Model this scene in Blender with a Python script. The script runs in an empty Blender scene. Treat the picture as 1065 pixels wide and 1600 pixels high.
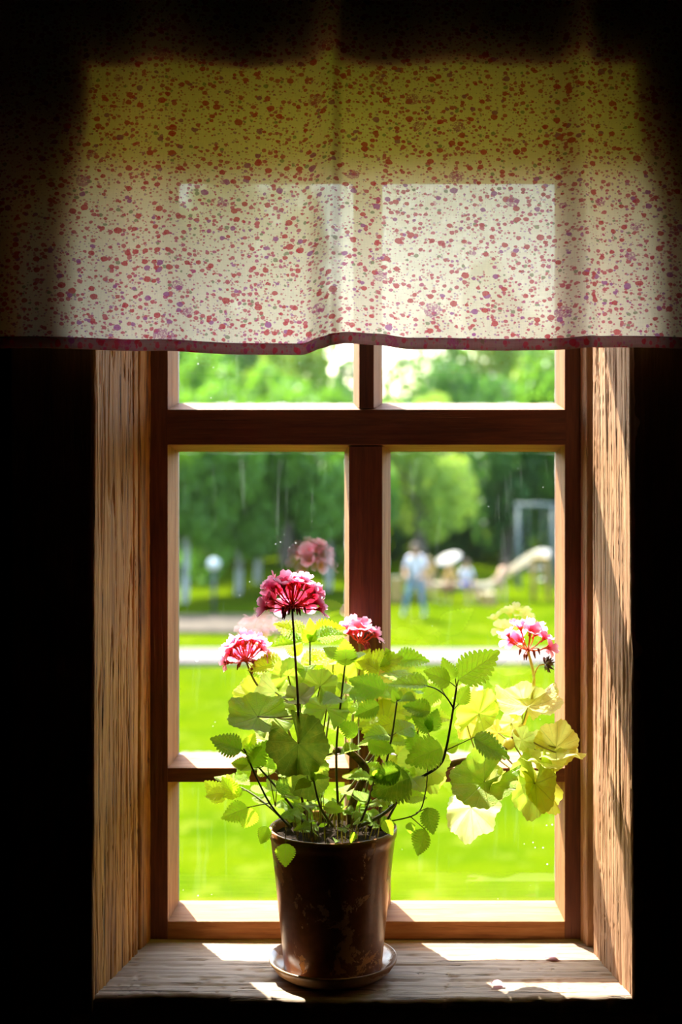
import bpy, bmesh, math, random
import numpy as np
from mathutils import Vector, Matrix, noise
R = math.radians
rnd = random.Random(7)
sc = bpy.context.scene
C = sc.collection

# ------------------------------------------------------------ camera, sky, sun, exposure
FPX, VX, VY, ZC = 2250.0, 575.0, 690.0, 1.472          # focal length in pixels of the 1065x1600 frame, principal point, eye height
def P(px, py, D):                                       # a real point at distance D seen at that pixel
    return Vector(((px - VX) * D / FPX, D, ZC - (py - VY) * D / FPX))
cam = bpy.data.objects.new('camera', bpy.data.cameras.new('camera')); C.objects.link(cam)
cam.location = (0, 0, ZC); cam.rotation_euler = (R(90), 0, 0)
cd = cam.data; cd.sensor_fit = 'VERTICAL'; cd.sensor_height = 36; cd.sensor_width = 24
cd.lens = FPX / 1600 * 36; cd.shift_x = -(VX - 532.5) / -1600 * -1; cd.shift_y = -(800 - VY) / 1600
cd.clip_start = .05; cd.clip_end = 400
cd.dof.use_dof = True; cd.dof.focus_distance = 1.66; cd.dof.aperture_fstop = 4.0
sc.camera = cam
W = bpy.data.worlds.new('world'); sc.world = W; W.use_nodes = True
wt = W.node_tree; bg = wt.nodes['Background']
sky = wt.nodes.new('ShaderNodeTexSky'); sky.sky_type = 'NISHITA'; sky.sun_disc = False
SDIR = Vector((.545, -1, -1.5)).normalized()            # the way the sunlight travels
sky.sun_elevation = math.asin(-SDIR.z); sky.sun_rotation = math.atan2(-SDIR.x, -SDIR.y)
sky.air_density = 1.2; sky.dust_density = 2.0
wt.links.new(sky.outputs[0], bg.inputs[0]); bg.inputs[1].default_value = .24
sl = bpy.data.lights.new('sun', 'SUN'); sun = bpy.data.objects.new('sun', sl); C.objects.link(sun)
sl.energy = 5.5; sl.angle = R(.6); sl.color = (1, .95, .86)
sun.rotation_euler = SDIR.to_track_quat('-Z', 'Y').to_euler(); sun.location = (-6, 14, 18)
sc.view_settings.view_transform = 'Standard'; sc.view_settings.look = 'None'
sc.view_settings.gamma = 1; sc.view_settings.use_curve_mapping = False
sc.view_settings.exposure = 2.6
sc.cycles.use_denoising = True
sc.cycles.max_bounces = 14; sc.cycles.diffuse_bounces = 6; sc.cycles.transparent_max_bounces = 24
sc.cycles.transmission_bounces = 8
sc.cycles.sample_clamp_indirect = 8
sc.cycles.caustics_reflective = False; sc.cycles.caustics_refractive = False
GZ = ZC - 4.2                                           # the lawn lies well below the window

# ------------------------------------------------------------ helpers
class MB:
    def __init__(s): s.v = []; s.f = []; s.uv = {}; s.m = []
    def add(s, vs, fs, mi=0, uvs=None):
        b = len(s.v); s.v += [tuple(v) for v in vs]
        for f in fs: s.f.append(tuple(i + b for i in f)); s.m.append(mi)
        if uvs:
            for i, u in enumerate(uvs): s.uv[b + i] = u
    def box(s, x0, x1, y0, y1, z0, z1, mi=0):
        s.add([(x0,y0,z0),(x1,y0,z0),(x1,y1,z0),(x0,y1,z0),(x0,y0,z1),(x1,y0,z1),(x1,y1,z1),(x0,y1,z1)],
              [(0,3,2,1),(4,5,6,7),(0,1,5,4),(1,2,6,5),(2,3,7,6),(3,0,4,7)], mi)
    def prism(s, poly, z0, z1, mi=0):                   # poly in plan (x, y), counter-clockwise
        n = len(poly)
        s.add([(x,y,z0) for x,y in poly] + [(x,y,z1) for x,y in poly],
              [tuple(range(n-1,-1,-1)), tuple(range(n,2*n))] + [(i,(i+1)%n,n+(i+1)%n,n+i) for i in range(n)], mi)
    def tube(s, pts, rad, seg=8, mi=0, smooth=5, cap=True):
        pts = [Vector(p) for p in pts]
        if not hasattr(rad, '__len__'): rad = [rad] * len(pts)
        if smooth > 1 and len(pts) > 2:
            q, rr = [], []
            for i in range(len(pts) - 1):
                p0 = pts[max(i-1,0)]; p1 = pts[i]; p2 = pts[i+1]; p3 = pts[min(i+2,len(pts)-1)]
                for k in range(smooth):
                    t = k / smooth
                    q.append(.5*((2*p1)+(p2-p0)*t+(2*p0-5*p1+4*p2-p3)*t*t+(3*p1-p0-3*p2+p3)*t**3))
                    rr.append(rad[i]*(1-t)+rad[i+1]*t)
            q.append(pts[-1]); rr.append(rad[-1]); pts, rad = q, rr
        n = len(pts); vs = []; side = None
        for i in range(n):
            d = (pts[min(i+1,n-1)] - pts[max(i-1,0)])
            d = d.normalized() if d.length > 1e-9 else Vector((0,0,1))
            if side is None: side = d.orthogonal().normalized()
            side = (side - d*side.dot(d)); side = side.normalized() if side.length > 1e-6 else d.orthogonal().normalized()
            up = d.cross(side)
            for k in range(seg):
                a = 2*math.pi*k/seg
                vs.append(pts[i] + (side*math.cos(a) + up*math.sin(a))*rad[i])
        fs = [(i*seg+k, i*seg+(k+1)%seg, (i+1)*seg+(k+1)%seg, (i+1)*seg+k) for i in range(n-1) for k in range(seg)]
        if cap: fs += [tuple(range(seg-1,-1,-1)), tuple(range((n-1)*seg, n*seg))]
        s.add(vs, fs, mi)
    def lathe(s, prof, seg=48, c=(0,0,0), mi=0):
        vs = [(c[0]+r*math.cos(2*math.pi*k/seg), c[1]+r*math.sin(2*math.pi*k/seg), c[2]+z) for r, z in prof for k in range(seg)]
        n = len(prof)
        s.add(vs, [(i*seg+k, i*seg+(k+1)%seg, (i+1)*seg+(k+1)%seg, (i+1)*seg+k) for i in range(n-1) for k in range(seg)], mi)
    def ball(s, c, r, mi=0, seg=10, rings=6, sc_=(1,1,1)):
        s.lathe_ell(c, r, sc_, seg, rings, mi)
    def lathe_ell(s, c, r, e, seg, rings, mi):
        c = Vector(c); vs = []; 
        for i in range(rings+1):
            a = math.pi*i/rings - math.pi/2
            for k in range(seg):
                b = 2*math.pi*k/seg
                vs.append(c + Vector((r*e[0]*math.cos(a)*math.cos(b), r*e[1]*math.cos(a)*math.sin(b), r*e[2]*math.sin(a))))
        s.add(vs, [(i*seg+k, i*seg+(k+1)%seg, (i+1)*seg+(k+1)%seg, (i+1)*seg+k) for i in range(rings) for k in range(seg)], mi)
    def mesh(s, name, mats, smooth=False):
        me = bpy.data.meshes.new(name); me.from_pydata(s.v, [], s.f)
        for m in (mats if isinstance(mats, (list, tuple)) else [mats]): me.materials.append(m)
        me.polygons.foreach_set('material_index', s.m)
        if smooth: me.polygons.foreach_set('use_smooth', [True]*len(s.f))
        if s.uv:
            ul = me.uv_layers.new(name='UVMap'); idx = np.empty(len(me.loops), dtype=int); me.loops.foreach_get('vertex_index', idx)
            ul.data.foreach_set('uv', np.array([s.uv.get(i, (0,0)) for i in idx], dtype=np.float32).ravel())
        me.update(); return me
    def build(s, name, mats, parent=None, smooth=False, **kw):
        return link(name, s.mesh(name, mats, smooth), parent, **kw)
def link(name, me, parent=None, label=None, cat=None, group=None, kind=None, loc=None):
    o = bpy.data.objects.new(name, me); C.objects.link(o)
    if parent: o.parent = parent
    if loc is not None: o.location = loc
    return tag(o, label, cat, group, kind)
def tag(o, label=None, cat=None, group=None, kind=None):
    if label: o['label'] = label
    if cat: o['category'] = cat
    if group: o['group'] = group
    if kind: o['kind'] = kind
    return o
def empty(name, loc=(0,0,0), **kw):
    return link(name, None, None, loc=loc, **kw)
def bevel(o, w, seg=2):
    m = o.modifiers.new('bevel', 'BEVEL'); m.width = w; m.segments = seg; m.limit_method = 'ANGLE'; return o

# ------------------------------------------------------------ materials
def newmat(name):
    m = bpy.data.materials.new(name); m.use_nodes = True; nt = m.node_tree
    return m, nt, nt.nodes, nt.links, nt.nodes['Principled BSDF'], nt.nodes['Material Output']
def mixc(nt, fac, a, b, mode='MIX'):
    n = nt.nodes.new('ShaderNodeMix'); n.data_type = 'RGBA'; n.blend_type = mode
    for k, v in ((0, fac), (6, a), (7, b)):
        if isinstance(v, bpy.types.NodeSocket): nt.links.new(v, n.inputs[k])
        elif k == 0: n.inputs[0].default_value = v
        else: n.inputs[k].default_value = (*v, 1) if len(v) == 3 else v
    return n.outputs[2]
def math_(nt, op, a, b=None, clamp=False):
    n = nt.nodes.new('ShaderNodeMath'); n.operation = op; n.use_clamp = clamp
    for k, v in ((0, a), (1, b)):
        if v is None: continue
        if isinstance(v, bpy.types.NodeSocket): nt.links.new(v, n.inputs[k])
        else: n.inputs[k].default_value = v
    return n.outputs[0]
def ramp(nt, fac, stops, interp='LINEAR'):
    n = nt.nodes.new('ShaderNodeValToRGB'); n.color_ramp.interpolation = interp
    e = n.color_ramp.elements
    while len(e) > 1: e.remove(e[-1])
    for i, (p, c) in enumerate(stops):
        el = e[0] if i == 0 else e.new(p)
        el.position = p; el.color = (*c, 1) if len(c) == 3 else (c[0],)*3 + (1,)
    nt.links.new(fac, n.inputs[0]); return n.outputs[0]
def mapr(nt, v, a, b, c=0., d=1.):
    n = nt.nodes.new('ShaderNodeMapRange'); nt.links.new(v, n.inputs[0])
    for k, x in zip((1,2,3,4), (a,b,c,d)): n.inputs[k].default_value = x
    return n.outputs[0]
def coords(nt, kind='Object', scale=(1,1,1), rot=(0,0,0)):
    t = nt.nodes.new('ShaderNodeTexCoord'); m = nt.nodes.new('ShaderNodeMapping')
    m.inputs['Scale'].default_value = scale; m.inputs['Rotation'].default_value = rot
    nt.links.new(t.outputs[kind], m.inputs[0]); return m.outputs[0]
def noise_(nt, vec, scale, detail=4, rough=.55, dist=0.):
    n = nt.nodes.new('ShaderNodeTexNoise'); n.inputs['Scale'].default_value = scale
    n.inputs['Detail'].default_value = detail; n.inputs['Roughness'].default_value = rough; n.inputs['Distortion'].default_value = dist
    nt.links.new(vec, n.inputs['Vector']); return n.outputs[0]
def voro(nt, vec, scale, feat='F1', rand=1.):
    n = nt.nodes.new('ShaderNodeTexVoronoi'); n.feature = feat; n.inputs['Scale'].default_value = scale
    n.inputs['Randomness'].default_value = rand; nt.links.new(vec, n.inputs['Vector']); return n
def bump(nt, h, strength, dist, bsdf):
    n = nt.nodes.new('ShaderNodeBump'); n.inputs['Strength'].default_value = strength; n.inputs['Distance'].default_value = dist
    nt.links.new(h, n.inputs['Height']); nt.links.new(n.outputs[0], bsdf.inputs['Normal'])

def wood(name, dark, mid, light, axis, rough=.75, crack=.5, bumpd=.0012, spec=.25, fine=1., patch=None):
    m, nt, N, L, b, out = newmat(name)
    s = [1,1,1]; s[axis] = .07
    v = coords(nt, scale=s)
    ring = noise_(nt, v, 55*fine, 3, .5, .6)
    fib = noise_(nt, v, 260*fine, 3, .65)
    s2 = [1,1,1]; s2[axis] = .045; ck = noise_(nt, coords(nt, scale=s2), 170*fine, 4, .6, .5)
    big = noise_(nt, coords(nt), 5, 3, .6)
    f = math_(nt, 'ADD', math_(nt, 'MULTIPLY', ring, .5), math_(nt, 'MULTIPLY', fib, .5))
    col = ramp(nt, f, [(.33, dark), (.5, mid), (.66, light)])
    col = mixc(nt, mapr(nt, big, .35, .7, 0, .45), col, tuple(c*.55 for c in mid))
    cm = mapr(nt, ck, .60, .68)
    col = mixc(nt, math_(nt, 'MULTIPLY', cm, crack), col, tuple(c*.12 for c in dark))
    if patch:
        pn = noise_(nt, coords(nt, scale=s), 14, 4, .7)
        col = mixc(nt, mapr(nt, pn, .55, .66, 0, .8), col, patch)
    L.new(col, b.inputs['Base Color']); b.inputs['Roughness'].default_value = rough
    b.inputs['Specular IOR Level'].default_value = spec
    h = math_(nt, 'SUBTRACT', f, math_(nt, 'MULTIPLY', cm, .8))
    bump(nt, h, 1., bumpd, b)
    return m
def plain(name, col, rough=.6, spec=.3, metal=0., var=.15, scale=30):
    m, nt, N, L, b, out = newmat(name)
    n = noise_(nt, coords(nt), scale, 4, .6)
    c = mixc(nt, mapr(nt, n, .3, .7), tuple(x*(1-var) for x in col), tuple(min(1,x*(1+var)) for x in col))
    L.new(c, b.inputs['Base Color']); b.inputs['Roughness'].default_value = rough
    b.inputs['Specular IOR Level'].default_value = spec; b.inputs['Metallic'].default_value = metal
    bump(nt, n, .2, .001, b); return m

M_jamb = wood('weathered_jamb_wood', (.09,.028,.006), (.38,.155,.025), (.58,.28,.06), 2, crack=.85, bumpd=.002)
M_jambr = wood('sunlit_weathered_jamb_wood', (.19,.07,.03), (.45,.225,.11), (.60,.35,.20), 2, crack=.6, bumpd=.002)  # same wood as the left, sunlight on this side put into the colour
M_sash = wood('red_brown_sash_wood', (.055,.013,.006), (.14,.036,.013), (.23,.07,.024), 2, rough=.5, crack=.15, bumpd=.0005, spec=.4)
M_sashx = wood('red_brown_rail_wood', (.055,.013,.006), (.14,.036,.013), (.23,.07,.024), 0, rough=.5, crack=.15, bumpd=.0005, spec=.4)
M_litz = wood('lit_bevel_wood', (.22,.08,.025), (.38,.16,.055), (.48,.24,.10), 2, rough=.7, crack=.2, bumpd=.0006)  # sash wood lightened: outdoor light on the bevels put into the colour
M_litx = wood('lit_rail_wood', (.22,.08,.025), (.38,.16,.055), (.48,.24,.10), 0, rough=.7, crack=.2, bumpd=.0006)  # lightened likewise for rail bevels and the bottom rail front
M_sill = wood('worn_sill_wood', (.19,.12,.075), (.35,.245,.17), (.52,.39,.28), 0, crack=.75, bumpd=.0012, patch=(.34,.16,.07))
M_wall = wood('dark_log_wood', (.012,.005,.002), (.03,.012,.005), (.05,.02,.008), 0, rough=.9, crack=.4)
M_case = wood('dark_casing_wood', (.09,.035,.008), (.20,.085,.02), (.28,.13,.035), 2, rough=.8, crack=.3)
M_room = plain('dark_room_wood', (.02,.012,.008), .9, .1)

def glass_mat():
    m, nt, N, L, b, out = newmat('dusty_window_glass'); N.remove(b)
    tr = N.new('ShaderNodeBsdfTransparent'); tr.inputs[0].default_value = (.95,.985,.95,1)
    gl = N.new('ShaderNodeBsdfGlossy'); gl.inputs['Roughness'].default_value = 0.; gl.inputs[0].default_value = (1,1,1,1)
    fr = N.new('ShaderNodeFresnel'); fr.inputs[0].default_value = 1.5
    f2 = math_(nt, 'MULTIPLY', fr.outputs[0], 2.4, True)       # two panes with two faces each
    mx = N.new('ShaderNodeMixShader'); L.new(f2, mx.inputs[0]); L.new(tr.outputs[0], mx.inputs[1]); L.new(gl.outputs[0], mx.inputs[2])
    df = N.new('ShaderNodeBsdfDiffuse'); tl = N.new('ShaderNodeBsdfTranslucent')
    for x in (df, tl): x.inputs[0].default_value = (.75,.8,.75,1)
    dm = N.new('ShaderNodeMixShader'); dm.inputs[0].default_value = .5; L.new(df.outputs[0], dm.inputs[1]); L.new(tl.outputs[0], dm.inputs[2])
    v = coords(nt)
    big = noise_(nt, v, 9, 3)
    vs = voro(nt, v, 85); spot = math_(nt, 'LESS_THAN', vs.outputs['Distance'], math_(nt, 'MULTIPLY', mapr(nt, big, .45, .75, 0, 1), .13))
    v2 = voro(nt, v, 24); spot2 = math_(nt, 'LESS_THAN', v2.outputs['Distance'], math_(nt, 'MULTIPLY', mapr(nt, noise_(nt, v, 14), .52, .8, 0, 1), .1))
    st = noise_(nt, coords(nt, scale=(1,1,.1)), 90, 2); streak = mapr(nt, st, .6, .9, 0, .03)
    # grime that has gathered along the putty, from the pane's own generated coordinates
    tc = N.new('ShaderNodeTexCoord'); sx = N.new('ShaderNodeSeparateXYZ'); L.new(tc.outputs['Generated'], sx.inputs[0])
    ex = math_(nt, 'ABSOLUTE', math_(nt, 'SUBTRACT', sx.outputs[0], .5)); ez = math_(nt, 'ABSOLUTE', math_(nt, 'SUBTRACT', sx.outputs[2], .5))
    e = math_(nt, 'MAXIMUM', ex, ez); edge = mapr(nt, math_(nt, 'ADD', e, math_(nt, 'MULTIPLY', noise_(nt, v, 40), .03)), .495, .525, 0, .55)
    tot = math_(nt, 'ADD', math_(nt, 'MULTIPLY', math_(nt, 'MAXIMUM', spot, spot2), .45), math_(nt, 'ADD', edge, math_(nt, 'ADD', streak, .003)), True)
    mo = N.new('ShaderNodeMixShader'); L.new(tot, mo.inputs[0]); L.new(mx.outputs[0], mo.inputs[1]); L.new(dm.outputs[0], mo.inputs[2])
    L.new(mo.outputs[0], out.inputs[0]); return m
M_glass = glass_mat()

def cloth_mat(name, base, alpha, trans, dotmul=1., hem=False):
    m, nt, N, L, b, out = newmat(name); N.remove(b)
    v = coords(nt, 'UV')
    warp = noise_(nt, v, 60, 2); 
    va = N.new('ShaderNodeVectorMath'); va.operation = 'ADD'; L.new(v, va.inputs[0])
    nn = N.new('ShaderNodeTexNoise'); nn.inputs['Scale'].default_value = 260; L.new(v, nn.inputs['Vector'])
    sc_ = N.new('ShaderNodeVectorMath'); sc_.operation = 'SCALE'; L.new(nn.outputs['Color'], sc_.inputs[0]); sc_.inputs['Scale'].default_value = .0022
    L.new(sc_.outputs[0], va.inputs[1]); vv = va.outputs[0]
    def dots(scale, r0, r1, keep):
        vo = voro(nt, vv, scale)
        sepc = N.new('ShaderNodeSeparateColor'); L.new(vo.outputs['Color'], sepc.inputs[0])
        rr = mapr(nt, sepc.outputs[0], 0, 1, r0, r1)
        inside = math_(nt, 'LESS_THAN', vo.outputs['Distance'], rr)
        k = math_(nt, 'LESS_THAN', sepc.outputs[1], keep)
        return math_(nt, 'MULTIPLY', inside, k), sepc.outputs[2], vo.outputs['Distance'], rr
    d0, h0, _, _ = dots(270, .16, .46, .75)
    d1, h1, _, _ = dots(150, .15, .46, .9)
    d2, h2, _, _ = dots(84, .15, .38, .75)
    d3, h3, q3, r3 = dots(27, .18, .27, .33)
    d3 = math_(nt, 'MULTIPLY', d3, mapr(nt, noise_(nt, vv, 520, 2), .40, .52))
    c1 = ramp(nt, h1, [(0,(.62,.06,.12)),(.35,(.58,.05,.20)),(.65,(.52,.14,.38)),(.9,(.30,.28,.16))], 'CONSTANT')
    c2 = ramp(nt, h2, [(0,(.60,.03,.06)),(.45,(.58,.04,.20)),(.8,(.42,.08,.32))], 'CONSTANT')
    col = mixc(nt, math_(nt, 'MULTIPLY', d0, .7*dotmul), base, ramp(nt, h0, [(0,(.62,.10,.14)),(.4,(.45,.12,.34)),(.7,(.35,.30,.18))], 'CONSTANT'))
    col = mixc(nt, math_(nt, 'MULTIPLY', d1, .88*dotmul), col, c1)
    col = mixc(nt, math_(nt, 'MULTIPLY', d2, .9*dotmul), col, c2)
    col = mixc(nt, math_(nt, 'MULTIPLY', d3, .75*dotmul), col, (.50,.08,.26))
    wx = noise_(nt, coords(nt, 'UV', (1,.05,1)), 900, 2); wz = noise_(nt, coords(nt, 'UV', (.05,1,1)), 900, 2)
    wv = math_(nt, 'MULTIPLY', wx, wz)
    alld = math_(nt, 'MAXIMUM', d1, math_(nt, 'MAXIMUM', d2, d3))
    al = math_(nt, 'MULTIPLY', mapr(nt, wv, .14, .36, alpha*.4, alpha*1.7), mapr(nt, alld, 0, 1, 1, .35))
    col = mixc(nt, mapr(nt, wv, .15, .35, .25, 0), col, tuple(x*.5 for x in base))
    df = N.new('ShaderNodeBsdfDiffuse'); tl = N.new('ShaderNodeBsdfTranslucent'); tr = N.new('ShaderNodeBsdfTransparent')
    L.new(col, df.inputs[0]); L.new(col, tl.inputs[0])
    a = N.new('ShaderNodeMixShader'); a.inputs[0].default_value = trans; L.new(df.outputs[0], a.inputs[1]); L.new(tl.outputs[0], a.inputs[2])
    bb = N.new('ShaderNodeMixShader'); L.new(al, bb.inputs[0]); L.new(a.outputs[0], bb.inputs[1]); L.new(tr.outputs[0], bb.inputs[2])
    L.new(bb.outputs[0], out.inputs[0]); return m
M_cloth = cloth_mat('flower_print_linen', (.96,.81,.64), .026, .68)
M_hem = cloth_mat('folded_hem_linen', (.46,.32,.30), .0, .72, 1.)

def leaf_mat(name, kind):
    m, nt, N, L, b, out = newmat(name)
    oi = N.new('ShaderNodeObjectInfo'); tc = N.new('ShaderNodeTexCoord'); sx = N.new('ShaderNodeSeparateXYZ'); L.new(tc.outputs['UV'], sx.inputs[0])
    if kind == 'balm':
        va = math_(nt, 'ABSOLUTE', math_(nt, 'SUBTRACT', sx.outputs[1], .5))
        f = math_(nt, 'FRACT', math_(nt, 'MULTIPLY', math_(nt, 'SUBTRACT', sx.outputs[0], math_(nt, 'MULTIPLY', va, .55)), 8))
        side = mapr(nt, math_(nt, 'ABSOLUTE', math_(nt, 'SUBTRACT', f, .5)), 0, .13, 1, 0)
        mid = mapr(nt, va, 0, .035, 1, 0); vein = math_(nt, 'MAXIMUM', side, mid)
    else:
        f = math_(nt, 'FRACT', math_(nt, 'MULTIPLY', sx.outputs[0], 7.64)); 
        ray = math_(nt, 'MULTIPLY', math_(nt, 'ABSOLUTE', math_(nt, 'SUBTRACT', f, .5)), sx.outputs[1])
        vein = mapr(nt, ray, 0, .03, 1, 0)
        f2 = math_(nt, 'FRACT', math_(nt, 'ADD', math_(nt, 'MULTIPLY', sx.outputs[0], 15.28), .5))
        r2 = math_(nt, 'MULTIPLY', math_(nt, 'ABSOLUTE', math_(nt, 'SUBTRACT', f2, .5)), sx.outputs[1])
        vein = math_(nt, 'MAXIMUM', vein, math_(nt, 'MULTIPLY', mapr(nt, r2, 0, .04, .8, 0), mapr(nt, sx.outputs[1], .35, .6)))
    mot = noise_(nt, tc.outputs['Object'], 6 if kind == 'balm' else 4, 5, .65)
    c = mixc(nt, mapr(nt, mot, .35, .7, 0, .5), oi.outputs['Color'], (.55,.50,.08), 'MIX')
    if kind != 'balm': c = mixc(nt, mapr(nt, mot, .5, .75, 0, .35), c, (.60,.34,.05))
    c = mixc(nt, .55, oi.outputs['Color'], c)
    cd_ = mixc(nt, math_(nt, 'MULTIPLY', vein, .55), c, (.62,.68,.30))
    ct = mixc(nt, math_(nt, 'MULTIPLY', vein, .6), c, tuple((.20,.28,.04)))
    L.new(mixc(nt, 1., cd_, (1.05,1.05,.85), 'MULTIPLY'), b.inputs['Base Color']); b.inputs['Roughness'].default_value = .48
    b.inputs['Specular IOR Level'].default_value = .35
    h = math_(nt, 'SUBTRACT', math_(nt, 'MULTIPLY', noise_(nt, tc.outputs['Object'], 22, 3), .5), vein)
    bump(nt, h, .5, .02, b)
    tl = N.new('ShaderNodeBsdfTranslucent'); L.new(mixc(nt, 1., ct, (1.45,1.45,.5) if kind == 'balm' else (1.25,1.35,.85), 'MULTIPLY'), tl.inputs[0])
    mx = N.new('ShaderNodeMixShader'); mx.inputs[0].default_value = .52
    L.new(b.outputs[0], mx.inputs[1]); L.new(tl.outputs[0], mx.inputs[2]); L.new(mx.outputs[0], out.inputs[0]); return m
M_balm = leaf_mat('balm_leaf_green', 'balm'); M_ger = leaf_mat('geranium_leaf_green', 'ger')

def petal_mat():
    m, nt, N, L, b, out = newmat('pink_petal')
    tc = N.new('ShaderNodeTexCoord'); sx = N.new('ShaderNodeSeparateXYZ'); L.new(tc.outputs['UV'], sx.inputs[0])
    n = noise_(nt, tc.outputs['Object'], 300, 3)
    c = ramp(nt, sx.outputs[0], [(0,(.90,.07,.07)),(.25,(.93,.14,.28)),(.55,(.95,.38,.58)),(1,(.98,.70,.84))])
    c = mixc(nt, mapr(nt, n, .4, .7, 0, .25), c, (.85,.08,.25))
    L.new(c, b.inputs['Base Color']); b.inputs['Roughness'].default_value = .5; b.inputs['Specular IOR Level'].default_value = .2
    tl = N.new('ShaderNodeBsdfTranslucent'); L.new(mixc(nt, 1., c, (1,.8,.85), 'MULTIPLY'), tl.inputs[0])
    mx = N.new('ShaderNodeMixShader'); mx.inputs[0].default_value = .55
    L.new(b.outputs[0], mx.inputs[1]); L.new(tl.outputs[0], mx.inputs[2]); L.new(mx.outputs[0], out.inputs[0]); return m
M_petal = petal_mat()
def soft(name, col, tcol, fac=.4, rough=.5):
    m, nt, N, L, b, out = newmat(name)
    n = noise_(nt, coords(nt), 120, 3); c = mixc(nt, mapr(nt, n, .35, .7), tuple(x*.75 for x in col), col)
    L.new(c, b.inputs['Base Color']); b.inputs['Roughness'].default_value = rough
    tl = N.new('ShaderNodeBsdfTranslucent'); tl.inputs[0].default_value = (*tcol, 1)
    mx = N.new('ShaderNodeMixShader'); mx.inputs[0].default_value = fac
    L.new(b.outputs[0], mx.inputs[1]); L.new(tl.outputs[0], mx.inputs[2]); L.new(mx.outputs[0], out.inputs[0]); return m
M_pedicel = soft('orange_red_pedicel', (.75,.14,.04), (.9,.25,.04))
M_bud = soft('brown_red_bud', (.38,.05,.03), (.5,.08,.03), .25)
M_dry = soft('dry_brown_bud', (.16,.12,.04), (.2,.15,.04), .15)
M_stalk = soft('dark_stalk', (.16,.07,.03), (.25,.12,.04), .2)
M_stalkg = soft('pale_green_stalk', (.75,.66,.22), (.9,.8,.2), .5)
M_stem = soft('brown_green_stem', (.14,.12,.03), (.25,.25,.04), .2)
M_petiole = soft('thin_green_petiole', (.34,.28,.06), (.5,.45,.08), .3)
M_bark = plain('scaly_geranium_bark', (.16,.09,.04), .85, .2, var=.6, scale=180)
M_soil = plain('dark_potting_soil', (.018,.011,.007), .95, .05, var=.5, scale=150)

def pot_mat(name, col, chip, th):
    m, nt, N, L, b, out = newmat(name)
    v = coords(nt)
    n = noise_(nt, v, 22, 6, .7, .4); n2 = noise_(nt, v, 120, 3)
    k = mapr(nt, math_(nt, 'ADD', n, math_(nt, 'MULTIPLY', n2, .08)), th, th+.02)
    c = mixc(nt, mapr(nt, n2, .3, .7), tuple(x*.7 for x in col), col)
    L.new(mixc(nt, k, c, chip), b.inputs['Base Color'])
    L.new(mapr(nt, k, 0, 1, .28, .75), b.inputs['Roughness']); b.inputs['Specular IOR Level'].default_value = .45
    b.inputs['Coat Weight'].default_value = 0
    bump(nt, math_(nt, 'SUBTRACT', math_(nt, 'MULTIPLY', n2, .3), k), .5, .0012, b); return m
M_pot = pot_mat('glazed_brown_pot', (.24,.08,.022), (.55,.28,.11), .60)
M_saucer = pot_mat('tan_glazed_saucer', (.42,.24,.11), (.25,.12,.05), .60)

# ------------------------------------------------------------ window: wall, casing, jambs, sash, sill
ZS = ZC - .622                                          # top of the sill
TOPZ = ZC + .412 # head of the opening at the room side
F0, F1 = 1.62, 1.80                                     # room face of the wall, room face of the sash
mb = MB()
WX0, WX1 = -.345, .335
logs = []
z = 0.; 
# solid wall, horizontal hewn logs on both sides of the opening, above and below
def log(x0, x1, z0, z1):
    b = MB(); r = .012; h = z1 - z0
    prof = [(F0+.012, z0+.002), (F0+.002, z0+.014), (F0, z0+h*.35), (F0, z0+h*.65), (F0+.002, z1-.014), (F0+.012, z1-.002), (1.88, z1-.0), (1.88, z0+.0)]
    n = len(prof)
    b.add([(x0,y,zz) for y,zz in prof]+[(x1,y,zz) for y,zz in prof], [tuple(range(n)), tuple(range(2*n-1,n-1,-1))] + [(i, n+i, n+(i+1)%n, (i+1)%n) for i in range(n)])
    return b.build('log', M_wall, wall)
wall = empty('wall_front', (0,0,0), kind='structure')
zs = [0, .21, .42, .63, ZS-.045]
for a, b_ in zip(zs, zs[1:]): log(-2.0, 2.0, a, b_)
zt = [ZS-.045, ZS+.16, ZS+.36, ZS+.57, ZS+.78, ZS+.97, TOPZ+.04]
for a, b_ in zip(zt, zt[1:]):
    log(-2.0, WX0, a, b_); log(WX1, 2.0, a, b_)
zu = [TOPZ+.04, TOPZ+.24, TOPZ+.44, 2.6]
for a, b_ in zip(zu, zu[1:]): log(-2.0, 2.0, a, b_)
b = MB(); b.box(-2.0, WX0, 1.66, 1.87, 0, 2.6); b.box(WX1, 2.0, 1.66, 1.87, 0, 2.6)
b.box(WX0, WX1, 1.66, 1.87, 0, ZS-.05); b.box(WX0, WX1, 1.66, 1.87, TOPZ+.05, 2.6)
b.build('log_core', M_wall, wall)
def shell(name, *bx, mat=M_room):
    b = MB(); b.box(*bx); return b.build(name, mat, kind='structure')
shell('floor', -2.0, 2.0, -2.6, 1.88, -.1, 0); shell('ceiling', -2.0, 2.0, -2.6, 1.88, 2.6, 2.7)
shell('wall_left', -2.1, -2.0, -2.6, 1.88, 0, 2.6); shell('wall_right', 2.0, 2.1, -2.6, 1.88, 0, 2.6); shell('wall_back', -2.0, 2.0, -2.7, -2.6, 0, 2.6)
# casing boards flat on the wall round the opening
for i, (x0, x1, z0, z1) in enumerate(((-.40, -.3085, ZS-.02, TOPZ+.06), (.297, .392, ZS-.02, TOPZ+.06))):
    b = MB(); b.box(x0, x1, F0-.008, F0+.01, z0, z1); bevel(b.build(f'trim_{i+1}', M_case, kind='structure'), .002)

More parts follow.
